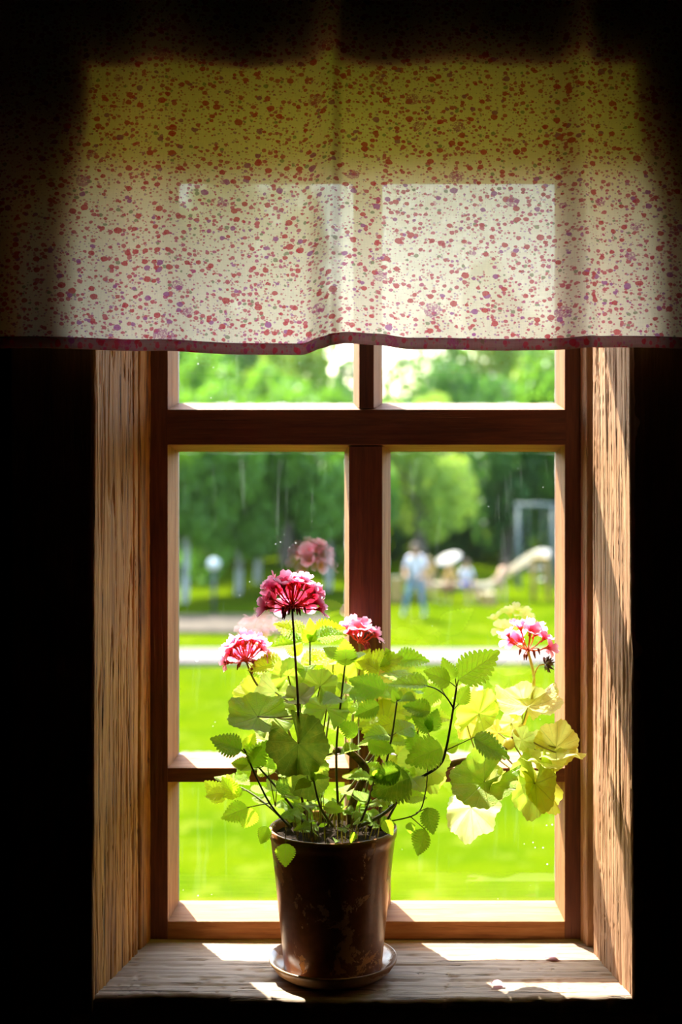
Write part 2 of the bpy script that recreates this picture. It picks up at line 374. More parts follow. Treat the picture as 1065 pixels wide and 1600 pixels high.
win = empty('window_1', (0, F1, ZS), kind='structure')
def wadd(b, name, mats, smooth=False, **kw):
    b.v = [(x, y-F1, z_-ZS) for x, y, z_ in b.v]
    return b.build(name, mats, win, smooth, **kw)
def groove(s, t, seed, fine=1.):
    a = noise.noise(Vector((s*150*fine, t*7, seed))); c = noise.noise(Vector((s*420*fine, t*5, seed+9)))
    g = noise.noise(Vector((s*75*fine, t*3.2, seed+20)))
    crack = -max(0., 1 - abs(g)*18) * (.5+.5*noise.noise(Vector((s*20, t*3, seed+31))))
    yc = 1.737 + .0035*noise.noise(Vector((t*6, seed, 40))) + .0012*noise.noise(Vector((t*40, seed, 41)))
    lc = max(0., 1-abs(s-yc)/.0026)*max(0., min(1., .55+1.3*noise.noise(Vector((t*4, seed, 44)))))
    return .0009*a + .0004*c + .0032*crack - .0055*lc
def jamb(name, side, d0, d1, x0b, x1b, x0t, x1t, mat, back, ns, nt_, seed, w0=.0015):
    """splayed board: room-side edge at depth d0 / x0, window-side edge at d1 / x1, bottom and top values; fine relief on the face"""
    b = MB(); zb, zt_ = ZS-.004, TOPZ+.01
    vs = []; 
    nrm = Vector((x1b-x0b, d1-d0)); nrm = Vector((nrm.y, -nrm.x)).normalized() * (1 if side < 0 else -1)
    for j in range(nt_+1):
        t = j/nt_; zz = zb + (zt_-zb)*t
        e0 = w0*noise.noise(Vector((zz*9, seed, 1))) + .6*w0*noise.noise(Vector((zz*60, seed, 2)))
        e1 = 1.2*w0*noise.noise(Vector((zz*14, seed, 5))) + w0*noise.noise(Vector((zz*75, seed, 6)))
        for i in range(ns+1):
            s = i/ns
            x = (x0b*(1-t)+x0t*t)*(1-s) + (x1b*(1-t)+x1t*t)*s; y = d0*(1-s)+d1*s
            y += e0*(1-s) + e1*s
            h = groove(y, zz, seed)
            if s in (0., 1.): h -= .0015
            vs.append((x + nrm.x*h, y + nrm.y*h, zz))
    W_ = ns+1
    fs = [(j*W_+i, j*W_+i+1, (j+1)*W_+i+1, (j+1)*W_+i) for j in range(nt_) for i in range(ns)]
    n0 = len(vs)
    for j in range(nt_+1): vs.append((back, d0+.002, vs[j*W_][2]))
    for j in range(nt_+1): vs.append((back, d1-.001, vs[j*W_][2]))
    A, B_ = n0, n0+nt_+1
    for j in range(nt_):
        fs.append((j*W_, (j+1)*W_, A+j+1, A+j)); fs.append((j*W_+ns, B_+j, B_+j+1, (j+1)*W_+ns))
    if side > 0: fs = [f[::-1] for f in fs]
    b.add(vs, fs); return wadd(b, name, mat, True)
jamb('jamb_board', -1, 1.612, 1.754, -.3085, -.2800, -.3040, -.2795, M_jamb, WX0, 90, 420, 3.1)
jamb('jamb_board', -1, 1.764, 1.80, -.2790, -.2712, -.2790, -.2712, M_jamb, WX0, 14, 420, 8.4)
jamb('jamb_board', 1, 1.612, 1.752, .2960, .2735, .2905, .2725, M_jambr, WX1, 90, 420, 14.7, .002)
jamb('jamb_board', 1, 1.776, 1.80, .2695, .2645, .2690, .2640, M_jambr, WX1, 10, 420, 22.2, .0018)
b = MB()
b.box(WX0, -.287, 1.748, 1.772, ZS-.004, TOPZ+.01); b.box(.281, WX1, 1.746, 1.784, ZS-.004, TOPZ+.01)
wadd(b, 'frame_post', M_case)
b = MB(); b.box(WX0, WX1, 1.612, 1.80, TOPZ, TOPZ+.05); wadd(b, 'head_board', M_sashx)
# sash members: flat room face at F1, bevels running back to the glass at GL
GL, SB = 1.842, 1.855
def member(name, a0, a1, g0, g1, z0, z1, zg0, zg1, vertical=True, mat=None):
    """a0..a1 width of the room face, g0..g1 width at the glass; z extents likewise"""
    b = MB()
    if vertical:
        poly = [(a0,F1),(a1,F1),(g1,GL),(g1,SB),(g0,SB),(g0,GL)]
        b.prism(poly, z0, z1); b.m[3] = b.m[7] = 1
    else:
        prof = [(F1,z0),(F1,z1),(GL,zg1),(SB,zg1),(SB,zg0),(GL,zg0)]; n = 6
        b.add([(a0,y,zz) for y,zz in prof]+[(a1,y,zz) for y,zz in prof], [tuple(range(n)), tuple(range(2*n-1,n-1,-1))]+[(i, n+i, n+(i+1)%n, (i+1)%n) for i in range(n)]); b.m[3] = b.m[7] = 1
    return bevel(wadd(b, name, [M_sash, M_litz] if vertical else [M_litx if mat else M_sashx, M_litx]), .0008, 2)  # room faces darker, bevels lighter: shade and light put into the colours
zb, ztp = ZS, ZC+.402
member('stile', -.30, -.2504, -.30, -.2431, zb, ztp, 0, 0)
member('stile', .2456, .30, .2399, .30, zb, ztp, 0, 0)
member('rail', -.2504, .2456, 0, 0, ZC-.622, ZC-.600, ZC-.640, ZC-.591, False, 1)  # front in the lighter wood: light bounced off the sill, put into its colour
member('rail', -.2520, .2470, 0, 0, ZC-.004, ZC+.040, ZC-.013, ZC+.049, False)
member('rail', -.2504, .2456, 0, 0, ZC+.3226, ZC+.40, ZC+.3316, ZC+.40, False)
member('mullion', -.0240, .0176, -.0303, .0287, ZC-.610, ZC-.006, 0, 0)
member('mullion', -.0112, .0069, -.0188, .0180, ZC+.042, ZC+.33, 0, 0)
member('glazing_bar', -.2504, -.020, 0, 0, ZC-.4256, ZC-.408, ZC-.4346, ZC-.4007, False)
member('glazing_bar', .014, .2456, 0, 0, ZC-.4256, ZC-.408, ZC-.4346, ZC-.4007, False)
b = MB(); b.box(WX0, -.30, 1.80, 1.875, ZS-.03, TOPZ+.04); b.box(.30, WX1, 1.80, 1.875, ZS-.03, TOPZ+.04)
b.box(-.31, .31, 1.80, 1.875, ZC+.40, TOPZ+.04); b.box(-.31, .31, 1.84, 1.875, ZS-.05, ZS-.0)
wadd(b, 'outer_frame', M_case)
for x0, x1, z0, z1 in ((-.2431,-.0188,ZC+.049,ZC+.3316),(.018,.2399,ZC+.049,ZC+.3316),(-.2431,-.0303,ZC-.4007,ZC-.013),(.0287,.2399,ZC-.4007,ZC-.013),
                       (-.2431,-.0303,ZC-.591,ZC-.4346),(.0287,.2399,ZC-.591,ZC-.4346)):
    b = MB(); e = .003; y = GL+.006
    b.add([(x0-e,y,z0-e),(x1+e,y,z0-e),(x1+e,y,z1+e),(x0-e,y,z1+e)], [(0,1,2,3)])
    wadd(b, 'pane', M_glass)
# the sill plank with a ragged front edge
def sill():
    b = MB(); nx, ny = 420, 60; x0, x1 = -.335, .325; vs = []
    for i in range(nx+1):
        x = x0+(x1-x0)*i/nx; px = VX + x*FPX/1.62
        yf = 1.614 + .006*noise.noise(Vector((x*7,3,1))) + .0035*noise.noise(Vector((x*45,5,2))) - .010*max(0,1-abs(px-600)/300) + (.004 if px < 360 else 0)
        zf = .0025*noise.noise(Vector((x*60,8,3)))
        for j in range(ny+1):
            t = j/ny; y = yf + (1.806-yf)*t
            h = .0011*noise.noise(Vector((x*6,y*190,4))) + .0005*noise.noise(Vector((x*14,y*520,7)))
            g = noise.noise(Vector((x*2.5,y*80,11))); h -= .002*max(0,1-abs(g)*20)
            k = math.exp(-j*.9); h += zf*k - .004*math.exp(-j*1.6)
            vs.append((x,y,ZS+h-.0005))
    fs = [(i*(ny+1)+j, (i+1)*(ny+1)+j, (i+1)*(ny+1)+j+1, i*(ny+1)+j+1) for i in range(nx) for j in range(ny)]
    n0 = len(vs)
    for i in range(nx+1):
        x, y, zz = vs[i*(ny+1)]
        vs.append((x, y+.002+.003*noise.noise(Vector((x*80,1,9))), zz-.018)); 
    for i in range(nx+1):
        x, y, zz = vs[i*(ny+1)]; vs.append((x, y+.006, ZS-.048))
    for i in range(nx+1):
        x, y, zz = vs[i*(ny+1)]; vs.append((x, 1.80, ZS-.048))
    for i in range(nx):
        fs.append((n0+i, n0+i+1, (i+1)*(ny+1), i*(ny+1))); a = n0+nx+1; fs.append((a+i, a+i+1, n0+i+1, n0+i)); c = a+nx+1; fs.append((c+i, c+i+1, a+i+1, a+i))
    b.add(vs, fs); return wadd(b, 'window_sill', M_sill, True)
sill()

# ------------------------------------------------------------ the valance
def lerp_tab(tab, x):
    if x <= tab[0][0]: return tab[0][1]
    for (a, va), (b_, vb) in zip(tab, tab[1:]):
        if x <= b_:
            t = (x-a)/(b_-a); t = t*t*(3-2*t); return va*(1-t)+vb*t
    return tab[-1][1]
DC = 1.578
HEM = [(-60,529),(60,528),(250,533),(370,538),(470,539),(505,531),(540,521),(585,523),(640,530),(760,532),(880,531),(960,527),(1100,529)]
def curtain():
    root = empty('curtain', (0, DC, ZC+.40), label='flower-print linen valance curtain hanging across the top of the window', cat='curtain')
    folds = [(-.040, .017, .0065, .036), (.236, .024, .012, .030), (-.22, .03, .03, .008), (.08, .03, .03, .008)]
    ss = np.arange(-.52, .60, .0018); pl = []
    for s in ss:
        x, y = s, 0.
        for sk, wl, wr, d in folds:
            y -= d*math.exp(-((s-sk)/(wl if s < sk else wr))**2)
        y += .003*math.sin(s*38) + .0015*math.sin(s*91+1)
        pl.append((x, y))
    rows = 70
    def pt(i, zf, off=0.):
        x, y = pl[i]; px = VX + x*FPX/DC
        hz = -(lerp_tab(HEM, px)-VY)*DC/FPX
        zz = .52*(1-zf) + hz*zf
        amp = .55+.45*zf
        xx = x + .002*noise.noise(Vector((x*8, zz*6, 3)))
        top = min(1, max(0, (zz-.20)/.20)); top = top*top*(3-2*top)
        return (xx, y*amp*(1-.35*top) + .026*top + .0025*noise.noise(Vector((x*10, zz*7, 1))) + off, zz-.40)
    b = MB(); n = len(ss); vs = [pt(i, j/rows) for i in range(n) for j in range(rows+1)]
    uv = [(ss[i], .52*(1-j/rows)) for i in range(n) for j in range(rows+1)]
    b.add(vs, [(i*(rows+1)+j, i*(rows+1)+j+1, (i+1)*(rows+1)+j+1, (i+1)*(rows+1)+j) for i in range(n-1) for j in range(rows)], 0, uv)
    b.build('cloth', M_cloth, root, True)
    b = MB(); hb = 15*DC/FPX; vs = []; uv = []
    prof = [(-.0014,.0015),(-.0022,-.001),(-.0022,-hb*.5),(-.0015,-hb),(.0012,-hb-.0006),(.0022,-hb*.5),(.0018,.001)]
    for i in range(n):
        x, y, zz = pt(i, 1.)
        for k, (dy, dz) in enumerate(prof): vs.append((x, y+dy, zz+dz)); uv.append((ss[i], 3+.0036*k))
    k = len(prof)
    b.add(vs, [(i*k+j, i*k+(j+1)%k, (i+1)*k+(j+1)%k, (i+1)*k+j) for i in range(n-1) for j in range(k)], 0, uv)
    b.build('hem', M_hem, root, True, label='dark folded hem with dense magenta print')
    b = MB(); b.tube([(-.62,.022,.128),(.62,.022,.128)], .008, 12, smooth=1); b.build('rod', M_case, root, True)
    for x in (-.58, .58):
        b = MB(); b.box(x-.008,x+.008,-.004,F0-DC,.120,.137); b.build('bracket', M_case, root)
curtain()

# ------------------------------------------------------------ pot, saucer
PC = Vector(((520-VX)*1.69/FPX, 1.69, ZS))              # where the pot stands
sa = MB(); sa.lathe([(.0,.004),(.052,.004),(.060,.005),(.068,.012),(.0735,.019),(.0752,.0185),(.0750,.016),(.069,.007),(.060,.0005),(0,.0005)][::-1], 64)
sc_o = sa.build('saucer', M_saucer, None, True, label='round tan glazed saucer under the brown plant pot', cat='saucer', loc=PC)
pl_root = empty('potted_geranium', PC + Vector((0,0,.005)), label='pink flowering geranium with leafy balm in a glazed brown pot on the sill', cat='potted plant')
b = MB(); prof = [(0,0),(.0555,0),(.0575,.002),(.058,.010),(.0590,.020),(.0615,.045),(.0660,.090),(.0705,.132),(.0722,.146),(.0728,.152),(.0742,.1545),(.0750,.157),(.0753,.160),(.0750,.1645),(.0735,.166),(.0712,.165),(.0705,.160),(.0690,.145),(.0670,.142),(0,.142)]
b.lathe(prof[:19], 80); b.build('pot', M_pot, pl_root, True)
b = MB(); seg = 60; rings = 14; vs = []
for i in range(rings+1):
    for k in range(seg):
        r = .0695*i/rings; a = 2*math.pi*k/seg
        vs.append((r*math.cos(a), r*math.sin(a), .154+.006*noise.noise(Vector((r*math.cos(a)*90, r*math.sin(a)*90, 0)))+.003*noise.noise(Vector((r*math.cos(a)*300, r*math.sin(a)*300, 0)))))
b.add(vs, [(i*seg+k, i*seg+(k+1)%seg, (i+1)*seg+(k+1)%seg, (i+1)*seg+k) for i in range(rings) for k in range(seg)]); b.build('soil', M_soil, pl_root, True)
ORG = pl_root.location.copy()

# ------------------------------------------------------------ leaf meshes
def balm_mesh(seed, fold, curl, twist):
    r = random.Random(seed); b = MB(); nu, nv = 44, 8; vs = []; uv = []
    tooth = [.80, 1.0, 1.13, 1.03]
    asym = r.uniform(-.04,.04); 
    for i in range(nu+1):
        u = i/nu; w = .37*(math.sin(math.pi*min(1,u**.66))**.85 if 0 < u < 1 else 0) + (.012 if u < .05 else 0)
        for j in range(nv+1):
            v = -1+2*j/nv; tt = tooth[i%4] if abs(v) > .7 else (1 if abs(v) < .6 else .98)
            x = v*w*tt + asym*math.sin(math.pi*u)
            y = u - .02*(abs(v)**3)*math.sin(math.pi*u) + (.02 if (i%4 in (2, 3) and abs(v) > .9) else 0)
            q = .010*math.sin(2*math.pi*8*(u-.275*abs(v)))*(1-.6*v*v)*math.sin(math.pi*u)
            z = fold*abs(v)*w*1.6 - curl*u*u + q - .04*abs(v)**3*w + twist*v*w*u + .02*noise.noise(Vector((x*4, y*4, seed)))
            vs.append((x,y,z)); uv.append((u, v*.5+.5))
    b.add(vs, [(i*(nv+1)+j, i*(nv+1)+j+1, (i+1)*(nv+1)+j+1, (i+1)*(nv+1)+j) for i in range(nu) for j in range(nv)], 0, uv)
    return b.mesh('balm_leaf', M_balm, True)
def ger_mesh(seed, cup, pleat, side):
    r = random.Random(seed); b = MB(); na, nr = 112, 10; vs = []; uv = []
    ph = [r.uniform(-.3,.3) for _ in range(3)]
    for i in range(na+1):
        a = R(-163) + R(326)*i/na
        lob = 1 + .05*math.cos(7*a*.93) + .03*math.cos(2*a+ph[0]); cren = 1 + .05*(abs(math.sin(a*14.))-.5)
        fl = -.10*math.cos(a) if abs(a) < R(60) else 0
        for j in range(nr+1):
            q = j/nr; rad = q*(lob if j < nr else lob*cren)*(1 + .03*(abs(a)/math.pi))
            x = rad*math.sin(a); y = rad*math.cos(a)
            z = cup*q*q + 1.7*pleat*q**1.4*math.cos(7*a*.93) + .03*q**3*math.sin(9*a+ph[2]*9) + side*q*q*abs(math.sin(a)) + .10*q*q*math.sin(3*a+ph[1]*6) + .03*q*noise.noise(Vector((x*4,y*4,seed)))
            vs.append((x,y,z)); uv.append((a/(2*math.pi)+.5, q))
    b.add(vs, [(i*(nr+1)+j, i*(nr+1)+j+1, (i+1)*(nr+1)+j+1, (i+1)*(nr+1)+j) for i in range(na) for j in range(nr)], 0, uv)
    me = b.mesh('geranium_leaf', M_ger, True); me.flip_normals(); return me
BALM = [balm_mesh(1,.25,.15,.1), balm_mesh(2,.10,.25,-.15), balm_mesh(3,.35,.05,.2), balm_mesh(4,.18,.35,0), balm_mesh(5,.10,-.08,-.1)]
GER = [ger_mesh(1,.18,.035,.05), ger_mesh(2,-.12,.05,.12), ger_mesh(3,.30,.06,-.05), ger_mesh(4,.02,.045,.30)]
GREEN = (.34,.56,.04)
nleaf = [0, 0]
def leaf(kind, base, tip, nrm, size, col=None, var=None, widthf=1.):
    """base point, tip direction, upper-face normal (world), length (balm) or radius (geranium) in metres"""
    t = Vector(tip).normalized(); n = Vector(nrm); n = (n - t*n.dot(t)); n = n.normalized() if n.length > 1e-4 else t.orthogonal().normalized()
    x = t.cross(n)
    M = Matrix(((x.x,t.x,n.x),(x.y,t.y,n.y),(x.z,t.z,n.z)))
    bank = BALM if kind == 'b' else GER
    me = bank[rnd.randrange(len(bank)) if var is None else var]
    o = link('balm_leaf' if kind == 'b' else 'geranium_leaf', me, pl_root)
    o.location = Vector(base) - ORG; o.rotation_euler = M.to_euler(); o.scale = (size*widthf, size, size)
    c = col or GREEN; k = rnd.uniform(.85, 1.15)
    o.color = (c[0]*k, c[1]*k*rnd.uniform(.95,1.05), c[2]*k, 1)
    nleaf[0 if kind == 'b' else 1] += 1
    return o
def dirpx(a, depth=0.):                                  # direction: angle in the picture plane, plus depth component (+ away)
    return Vector((math.cos(R(a)), depth, math.sin(R(a)))).normalized()
nodes = []
def stem(name, pts, r0, r1, mat, leafy=False, **kw):
    """pts: (px, py, D)"""
    q = [P(*p) - ORG for p in pts]; n = len(q)
    b = MB(); rad = [r0+(r1-r0)*i/(n-1) for i in range(n)]
    b.tube(q, rad, 8)
    for p in q[1:]: nodes.append(p + ORG)
    o = b.build(name, mat, pl_root, True, **kw); return q
pet = MB()
def petiole(a, b_, r=.0008, sag=.004):
    a = Vector(a); b_ = Vector(b_); m = (a+b_)/2 - Vector((0,0,sag)) 
    pet.tube([a-ORG, m-ORG, b_-ORG], [r*1.2, r, r], 5, smooth=4)

# balm stems: path, then leaf pairs at each node
def balm_stem(pts, lens, r0=.0016, col=None, yaw=0., skip=()):
    q = [P(*p) for p in pts]
    stem('balm_stem', pts, r0, .0009, M_stem)
    for k in range(1, len(q)):
        if k in skip: continue
        L = lens[min(k-1, len(lens)-1)]
        d = (q[k]-q[k-1]).normalized(); a = yaw + (k%2)*R(90) + rnd.uniform(-.4,.4)
        s1 = Vector((math.cos(a), math.sin(a)*.8, 0)); 
        for sgn in (1, -1):
            out = (s1*sgn + Vector((0,0,rnd.uniform(-.05,.45)))).normalized()
            base = q[k] + out*L*.22
            petiole(q[k], base, .0006, 0.)
            n = Vector((0,-.45+rnd.uniform(-.35,.25),.9)) + out*rnd.uniform(-.3,.1) + Vector((rnd.uniform(-.3,.3),0,0))
            leaf('b', base, out + Vector((0,0,-.1)), n, L*rnd.uniform(.85,1.12), col)
    k = len(q)-1                                        # small pair at the tip
    for sgn in (1,-1):
        out = Vector((math.sin(yaw+k)*sgn*.5, math.cos(yaw+k)*.4*sgn, .8)).normalized()
        leaf('b', q[k], out, Vector((0,-1,.3))*1, lens[-1]*.45, col)
S = 1.69/FPX                                             # metres per pixel at the pot
stems = [
 ([(470,1292,1.70),(478,1200,1.71),(482,1100,1.72),(484,1040,1.72),(484,1003,1.72)], [.03,.032,.034,.04], 0.2),
 ([(530,1292,1.66),(525,1180,1.65),(533,1090,1.64),(540,1030,1.63)], [.03,.034,.026], 1.3),
 ([(555,1290,1.72),(580,1200,1.73),(592,1110,1.73),(602,1050,1.73)], [.032,.036,.042], .3),
 ([(590,1290,1.67),(600,1210,1.66),(612,1150,1.65),(620,1095,1.64)], [.034,.034,.030], .8),
 ([(575,1292,1.75),(640,1210,1.76),(655,1120,1.77),(665,1080,1.77)], [.03,.034,.036], .1),
 ([(460,1292,1.72),(435,1210,1.74),(420,1130,1.76),(432,1060,1.76)], [.032,.034,.038], 1.0),
 ([(500,1292,1.74),(505,1190,1.77),(515,1110,1.78),(520,1040,1.78)], [.03,.034,.036], 0.),
 ([(480,1293,1.65),(440,1240,1.66),(405,1200,1.66),(386,1178,1.66)], [.026,.024,.034], 0.5),
 ([(455,1293,1.68),(420,1260,1.70),(385,1235,1.72),(360,1225,1.73)], [.026,.026,.032], .6),
 ([(520,1292,1.62),(500,1260,1.61),(490,1220,1.60)], [.022,.022], .9),
 ([(560,1292,1.63),(575,1255,1.62),(585,1215,1.62)], [.024,.026], .2),
 ([(600,1290,1.66),(622,1250,1.65),(640,1215,1.65)], [.028,.030], 1.9),
 ([(545,1292,1.76),(560,1220,1.78),(560,1140,1.79)], [.030,.034], .4),
 ([(490,1292,1.73),(455,1240,1.75),(455,1180,1.76)], [.028,.032], .9),
 ([(510,1292,1.69),(540,1240,1.69),(600,1160,1.69)], [.028,.030], .0),
]
for pts, lens, yaw in stems: balm_stem(pts, lens, yaw=yaw)
# low small leaves round the rim
for k in range(84):
    a = rnd.uniform(0, 2*math.pi); rr = rnd.uniform(.02,.066)
    base = ORG + Vector((rr*math.cos(a), rr*math.sin(a), .168 + rnd.uniform(0,.03)))
    petiole(ORG+Vector((rr*.9*math.cos(a), rr*.9*math.sin(a), .156)), base, .0005, 0)
    leaf('b', base, (math.cos(a)+rnd.uniform(-.5,.5), math.sin(a), rnd.uniform(-.1,.7)), (rnd.uniform(-.4,.4),-.7,.7), rnd.uniform(.010,.021), (.20,.36,.03))
# the long arching dark stem on the right with its named leaves
stem('balm_stem', [(560,1292,1.66),(604,1268,1.65),(650,1221,1.64),(686,1196,1.64),(697,1168,1.64),(706,1118,1.64),(713,1074,1.64)], .0022, .0011, M_stem)
stem('balm_stem', [(709,1108,1.64),(696,1088,1.64),(680,1076,1.64),(662,1071,1.64)], .0010, .0006, M_stem)
stem('balm_stem', [(598,1285,1.64),(650,1272,1.64),(664,1240,1.64),(668,1200,1.64)], .0009, .0006, M_stem)
def bl(px, py, D, ang, L, dep=0., n=(0,-.8,.6), col=None, var=None, att=None, wf=1.):
    base = P(px, py, D); leaf('b', base, dirpx(ang, dep), n, L*D/FPX, col, var, wf)
    if att: petiole(P(*att), base, .0006, 0)
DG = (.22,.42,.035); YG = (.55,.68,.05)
bl(716,1062,1.64, 32, 78, .1, (.1,-.75,.75), var=4, att=(713,1074,1.64))
bl(711,1060,1.64, 125, 38, .1, (-.5,-.7,.2), var=0, att=(713,1074,1.64))
bl(703,1066,1.63, 158, 48, -.2, (0,-.8,.6), var=4, att=(713,1074,1.64))
bl(668,1072,1.64, 172, 62, .1, (0,-.35,.95), var=0)
bl(689,1076,1.66, 215, 42, .2, (0,-.9,.4), var=1, att=(709,1108,1.64))
bl(716,1100,1.66, 60, 34, .1, (.2,-.9,.4), att=(709,1108,1.64))
bl(740,1152,1.63, -35, 66, .1, (.25,-.6,.8), DG, 4, att=(697,1172,1.64))
bl(700,1175,1.65, 40, 22, 0, att=(697,1172,1.64))
bl(672,1112,1.64, 165, 44, .1, (0,-.7,.7), DG, 0)
bl(676,1140,1.63, 150, 40, .1, (0,-.7,.5), DG, 4); bl(672,1142,1.63, 70, 36, .1, (.2,-.8,.3), DG, 0)
bl(690,1168,1.64, 205, 62, .1, (-.1,-.9,.45), DG, 4, wf=1.15)
bl(650,1176,1.66, 100, 38, .1, (0,-.95,.3), DG)
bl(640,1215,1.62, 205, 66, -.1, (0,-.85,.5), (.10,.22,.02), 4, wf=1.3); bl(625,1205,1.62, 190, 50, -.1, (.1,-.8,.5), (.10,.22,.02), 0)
bl(668,1262,1.62, -80, 42, 0, (.3,-.9,.2), DG, 4, att=(650,1270,1.64)); bl(664,1296,1.62, -110, 44, 0, (-.5,-.8,.1), DG, 0, att=(640,1275,1.64))
bl(640,1285,1.64, -85, 20, 0, (0,-.95,.2), DG)
# fringe at the left
stem('balm_stem', [(450,1290,1.63),(421,1255,1.63),(396,1205,1.63),(385,1178,1.63),(380,1170,1.63)], .0013, .0008, M_stem)
bl(377,1172,1.63, 163, 52, .1, (.1,-.75,.7), DG, 4, wf=1.1, att=(385,1178,1.63)); bl(384,1172,1.66, 60, 30, .5, (0,-.9,.5), YG, 4)
bl(388,1195,1.64, 175, 30, .3, (0,-.8,.6), GREEN, 0); bl(392,1205,1.68, 200, 40, .5, (0,-.9,.4), GREEN, 1)
bl(392,1196,1.63, 55, 46, .1, (.3,-.8,.4), DG, 0); bl(418,1200,1.65, 60, 40, 0, (.2,-.8,.5), DG, 4, att=(430,1260,1.66))
bl(386,1262,1.63, 205, 44, .1, (-.1,-.9,.3), GREEN, 4, att=(419,1255,1.63)); bl(392,1262,1.66, 250, 40, .2, (.2,-.9,.3), GREEN, 0)
bl(352,1250,1.72, 140, 44, .1, (-.2,-.7,.6), YG, 4); bl(368,1248,1.70, 120, 40, .1, (.2,-.7,.6), YG, 0); bl(350,1240,1.68, 185, 32, .1, (0,-.8,.6), YG, 1)
bl(432,1235,1.64, 30, 34, 0, (0,-.9,.3), (.08,.2,.03), 4, att=(430,1260,1.66))
bl(446,1318,1.605, -90, 36, 0, (0,-1,.1), GREEN, 4, att=(446,1291,1.61), wf=1.15)
bl(418,1292,1.63, -115, 30, 0, (-.3,-.9,.1), GREEN, 0); bl(414,1292,1.64, -80, 22, 0, (.2,-.9,.1), GREEN, 4)
bl(551,1300,1.61, -95, 18, 0, (.5,-.9,.1), GREEN, 0, att=(530,1286,1.62)); bl(600,1282,1.615, -60, 26, 0, (.1,-.9,.3), GREEN, 4)
# crown of bright sunlit balm leaves
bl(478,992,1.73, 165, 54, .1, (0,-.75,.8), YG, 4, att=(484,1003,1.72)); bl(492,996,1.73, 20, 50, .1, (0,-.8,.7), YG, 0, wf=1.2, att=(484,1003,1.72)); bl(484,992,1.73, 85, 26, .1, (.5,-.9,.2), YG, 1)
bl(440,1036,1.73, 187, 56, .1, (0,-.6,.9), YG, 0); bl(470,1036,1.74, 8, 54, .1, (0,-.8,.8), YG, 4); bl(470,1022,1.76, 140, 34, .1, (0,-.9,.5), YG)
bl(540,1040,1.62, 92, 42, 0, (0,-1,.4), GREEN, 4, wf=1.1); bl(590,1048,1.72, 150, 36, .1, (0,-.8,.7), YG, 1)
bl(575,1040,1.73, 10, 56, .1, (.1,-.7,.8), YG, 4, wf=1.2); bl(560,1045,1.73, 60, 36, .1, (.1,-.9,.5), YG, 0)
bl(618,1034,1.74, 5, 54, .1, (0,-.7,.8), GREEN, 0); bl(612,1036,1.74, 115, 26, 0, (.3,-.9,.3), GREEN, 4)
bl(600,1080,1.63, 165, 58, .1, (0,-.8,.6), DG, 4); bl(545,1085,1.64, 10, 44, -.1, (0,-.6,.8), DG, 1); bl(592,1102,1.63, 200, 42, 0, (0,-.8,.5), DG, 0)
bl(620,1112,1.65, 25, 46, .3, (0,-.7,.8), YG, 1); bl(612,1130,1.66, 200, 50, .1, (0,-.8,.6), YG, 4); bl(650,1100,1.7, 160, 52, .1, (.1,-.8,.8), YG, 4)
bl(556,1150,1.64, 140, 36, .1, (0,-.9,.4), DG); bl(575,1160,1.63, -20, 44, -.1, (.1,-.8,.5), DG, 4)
# geranium: woody stems
stem('woody_stem', [(548,1292,1.66),(549,1262,1.66),(560,1232,1.66),(572,1206,1.655),(562,1189,1.65),(545,1175,1.65),(528,1172,1.66),(500,1180,1.68)], .0052, .0035, M_bark, label='bent brown scaly geranium stem')
stem('woody_stem', [(575,1292,1.72),(640,1225,1.74),(700,1196,1.74),(735,1188,1.74),(768,1184,1.74),(790,1168,1.74),(806,1148,1.745),(815,1138,1.75)], .0045, .0040, M_bark)
b = MB()
for (px,py,r) in ((745,1186,.0075),(762,1184,.0085),(795,1162,.0075),(808,1146,.0075),(815,1138,.005)): b.ball(P(px,py,1.74)-ORG, r, 0, 10, 7)
b.build('stem_node', M_stalkg, pl_root, True, label='swollen pale green and brown joints of the right stem')
def gl(px, py, D, rad, ang, dep, n, col=None, var=None, att=None, wf=1., pr=.0009):
    base = P(px, py, D); leaf('g', base, dirpx(ang, dep), n, rad*.86*D/FPX, col, var, wf)
    if att: petiole(P(*att), base, pr, .002)
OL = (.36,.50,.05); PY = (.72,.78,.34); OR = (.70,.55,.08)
gl(466,1162,1.615, 56, -60, -.1, (-.05,-.92,.15), (.13,.18,.02), 3, att=(470,1120,1.63), wf=1.0)
gl(480,1212,1.62, 40, -80, -.1, (.15,-.9,.3), (.16,.22,.02), 0, att=(480,1290,1.65))
gl(402,1120,1.64, 54, 165, .5, (-.05,-.55,.85), OL, 0, att=(465,1117,1.63), wf=.95)
gl(425,1120,1.66, 46, 100, 1.6, (-.1,-.5,.9), OL, 1, att=(466,1122,1.63))
gl(430,1082,1.72, 36, 120, .3, (-.6,-.6,.5), PY, 2, att=(462,1100,1.68))
gl(450,1056,1.70, 30, 80, .3, (.1,-.8,.5), OL, 0, att=(466,1110,1.68)); gl(500,1072,1.66, 32, 70, .6, (0,-.75,.6), OL, 3, att=(490,1110,1.66))
gl(510,1108,1.64, 42, 90, 1.3, (0,-.5,.9), OL, 1, att=(500,1170,1.65)); gl(468,1090,1.63, 30, 20, .2, (.3,-.25,.95), (.4,.42,.15), 2, att=(470,1120,1.63))
gl(588,1075,1.72, 34, -80, .2, (0,-.9,.4), OR, 0, att=(590,1100,1.72)); gl(600,1130,1.70, 42, 30, .2, (-.3,-.7,.6), YG, 2, att=(570,1190,1.68))
gl(655,1110,1.77, 40, 60, .5, (-.1,-.7,.7), YG, 3, att=(690,1196,1.74)); gl(620,1060,1.76, 40, 100, .5, (0,-.7,.7), YG, 1, att=(600,1150,1.74))
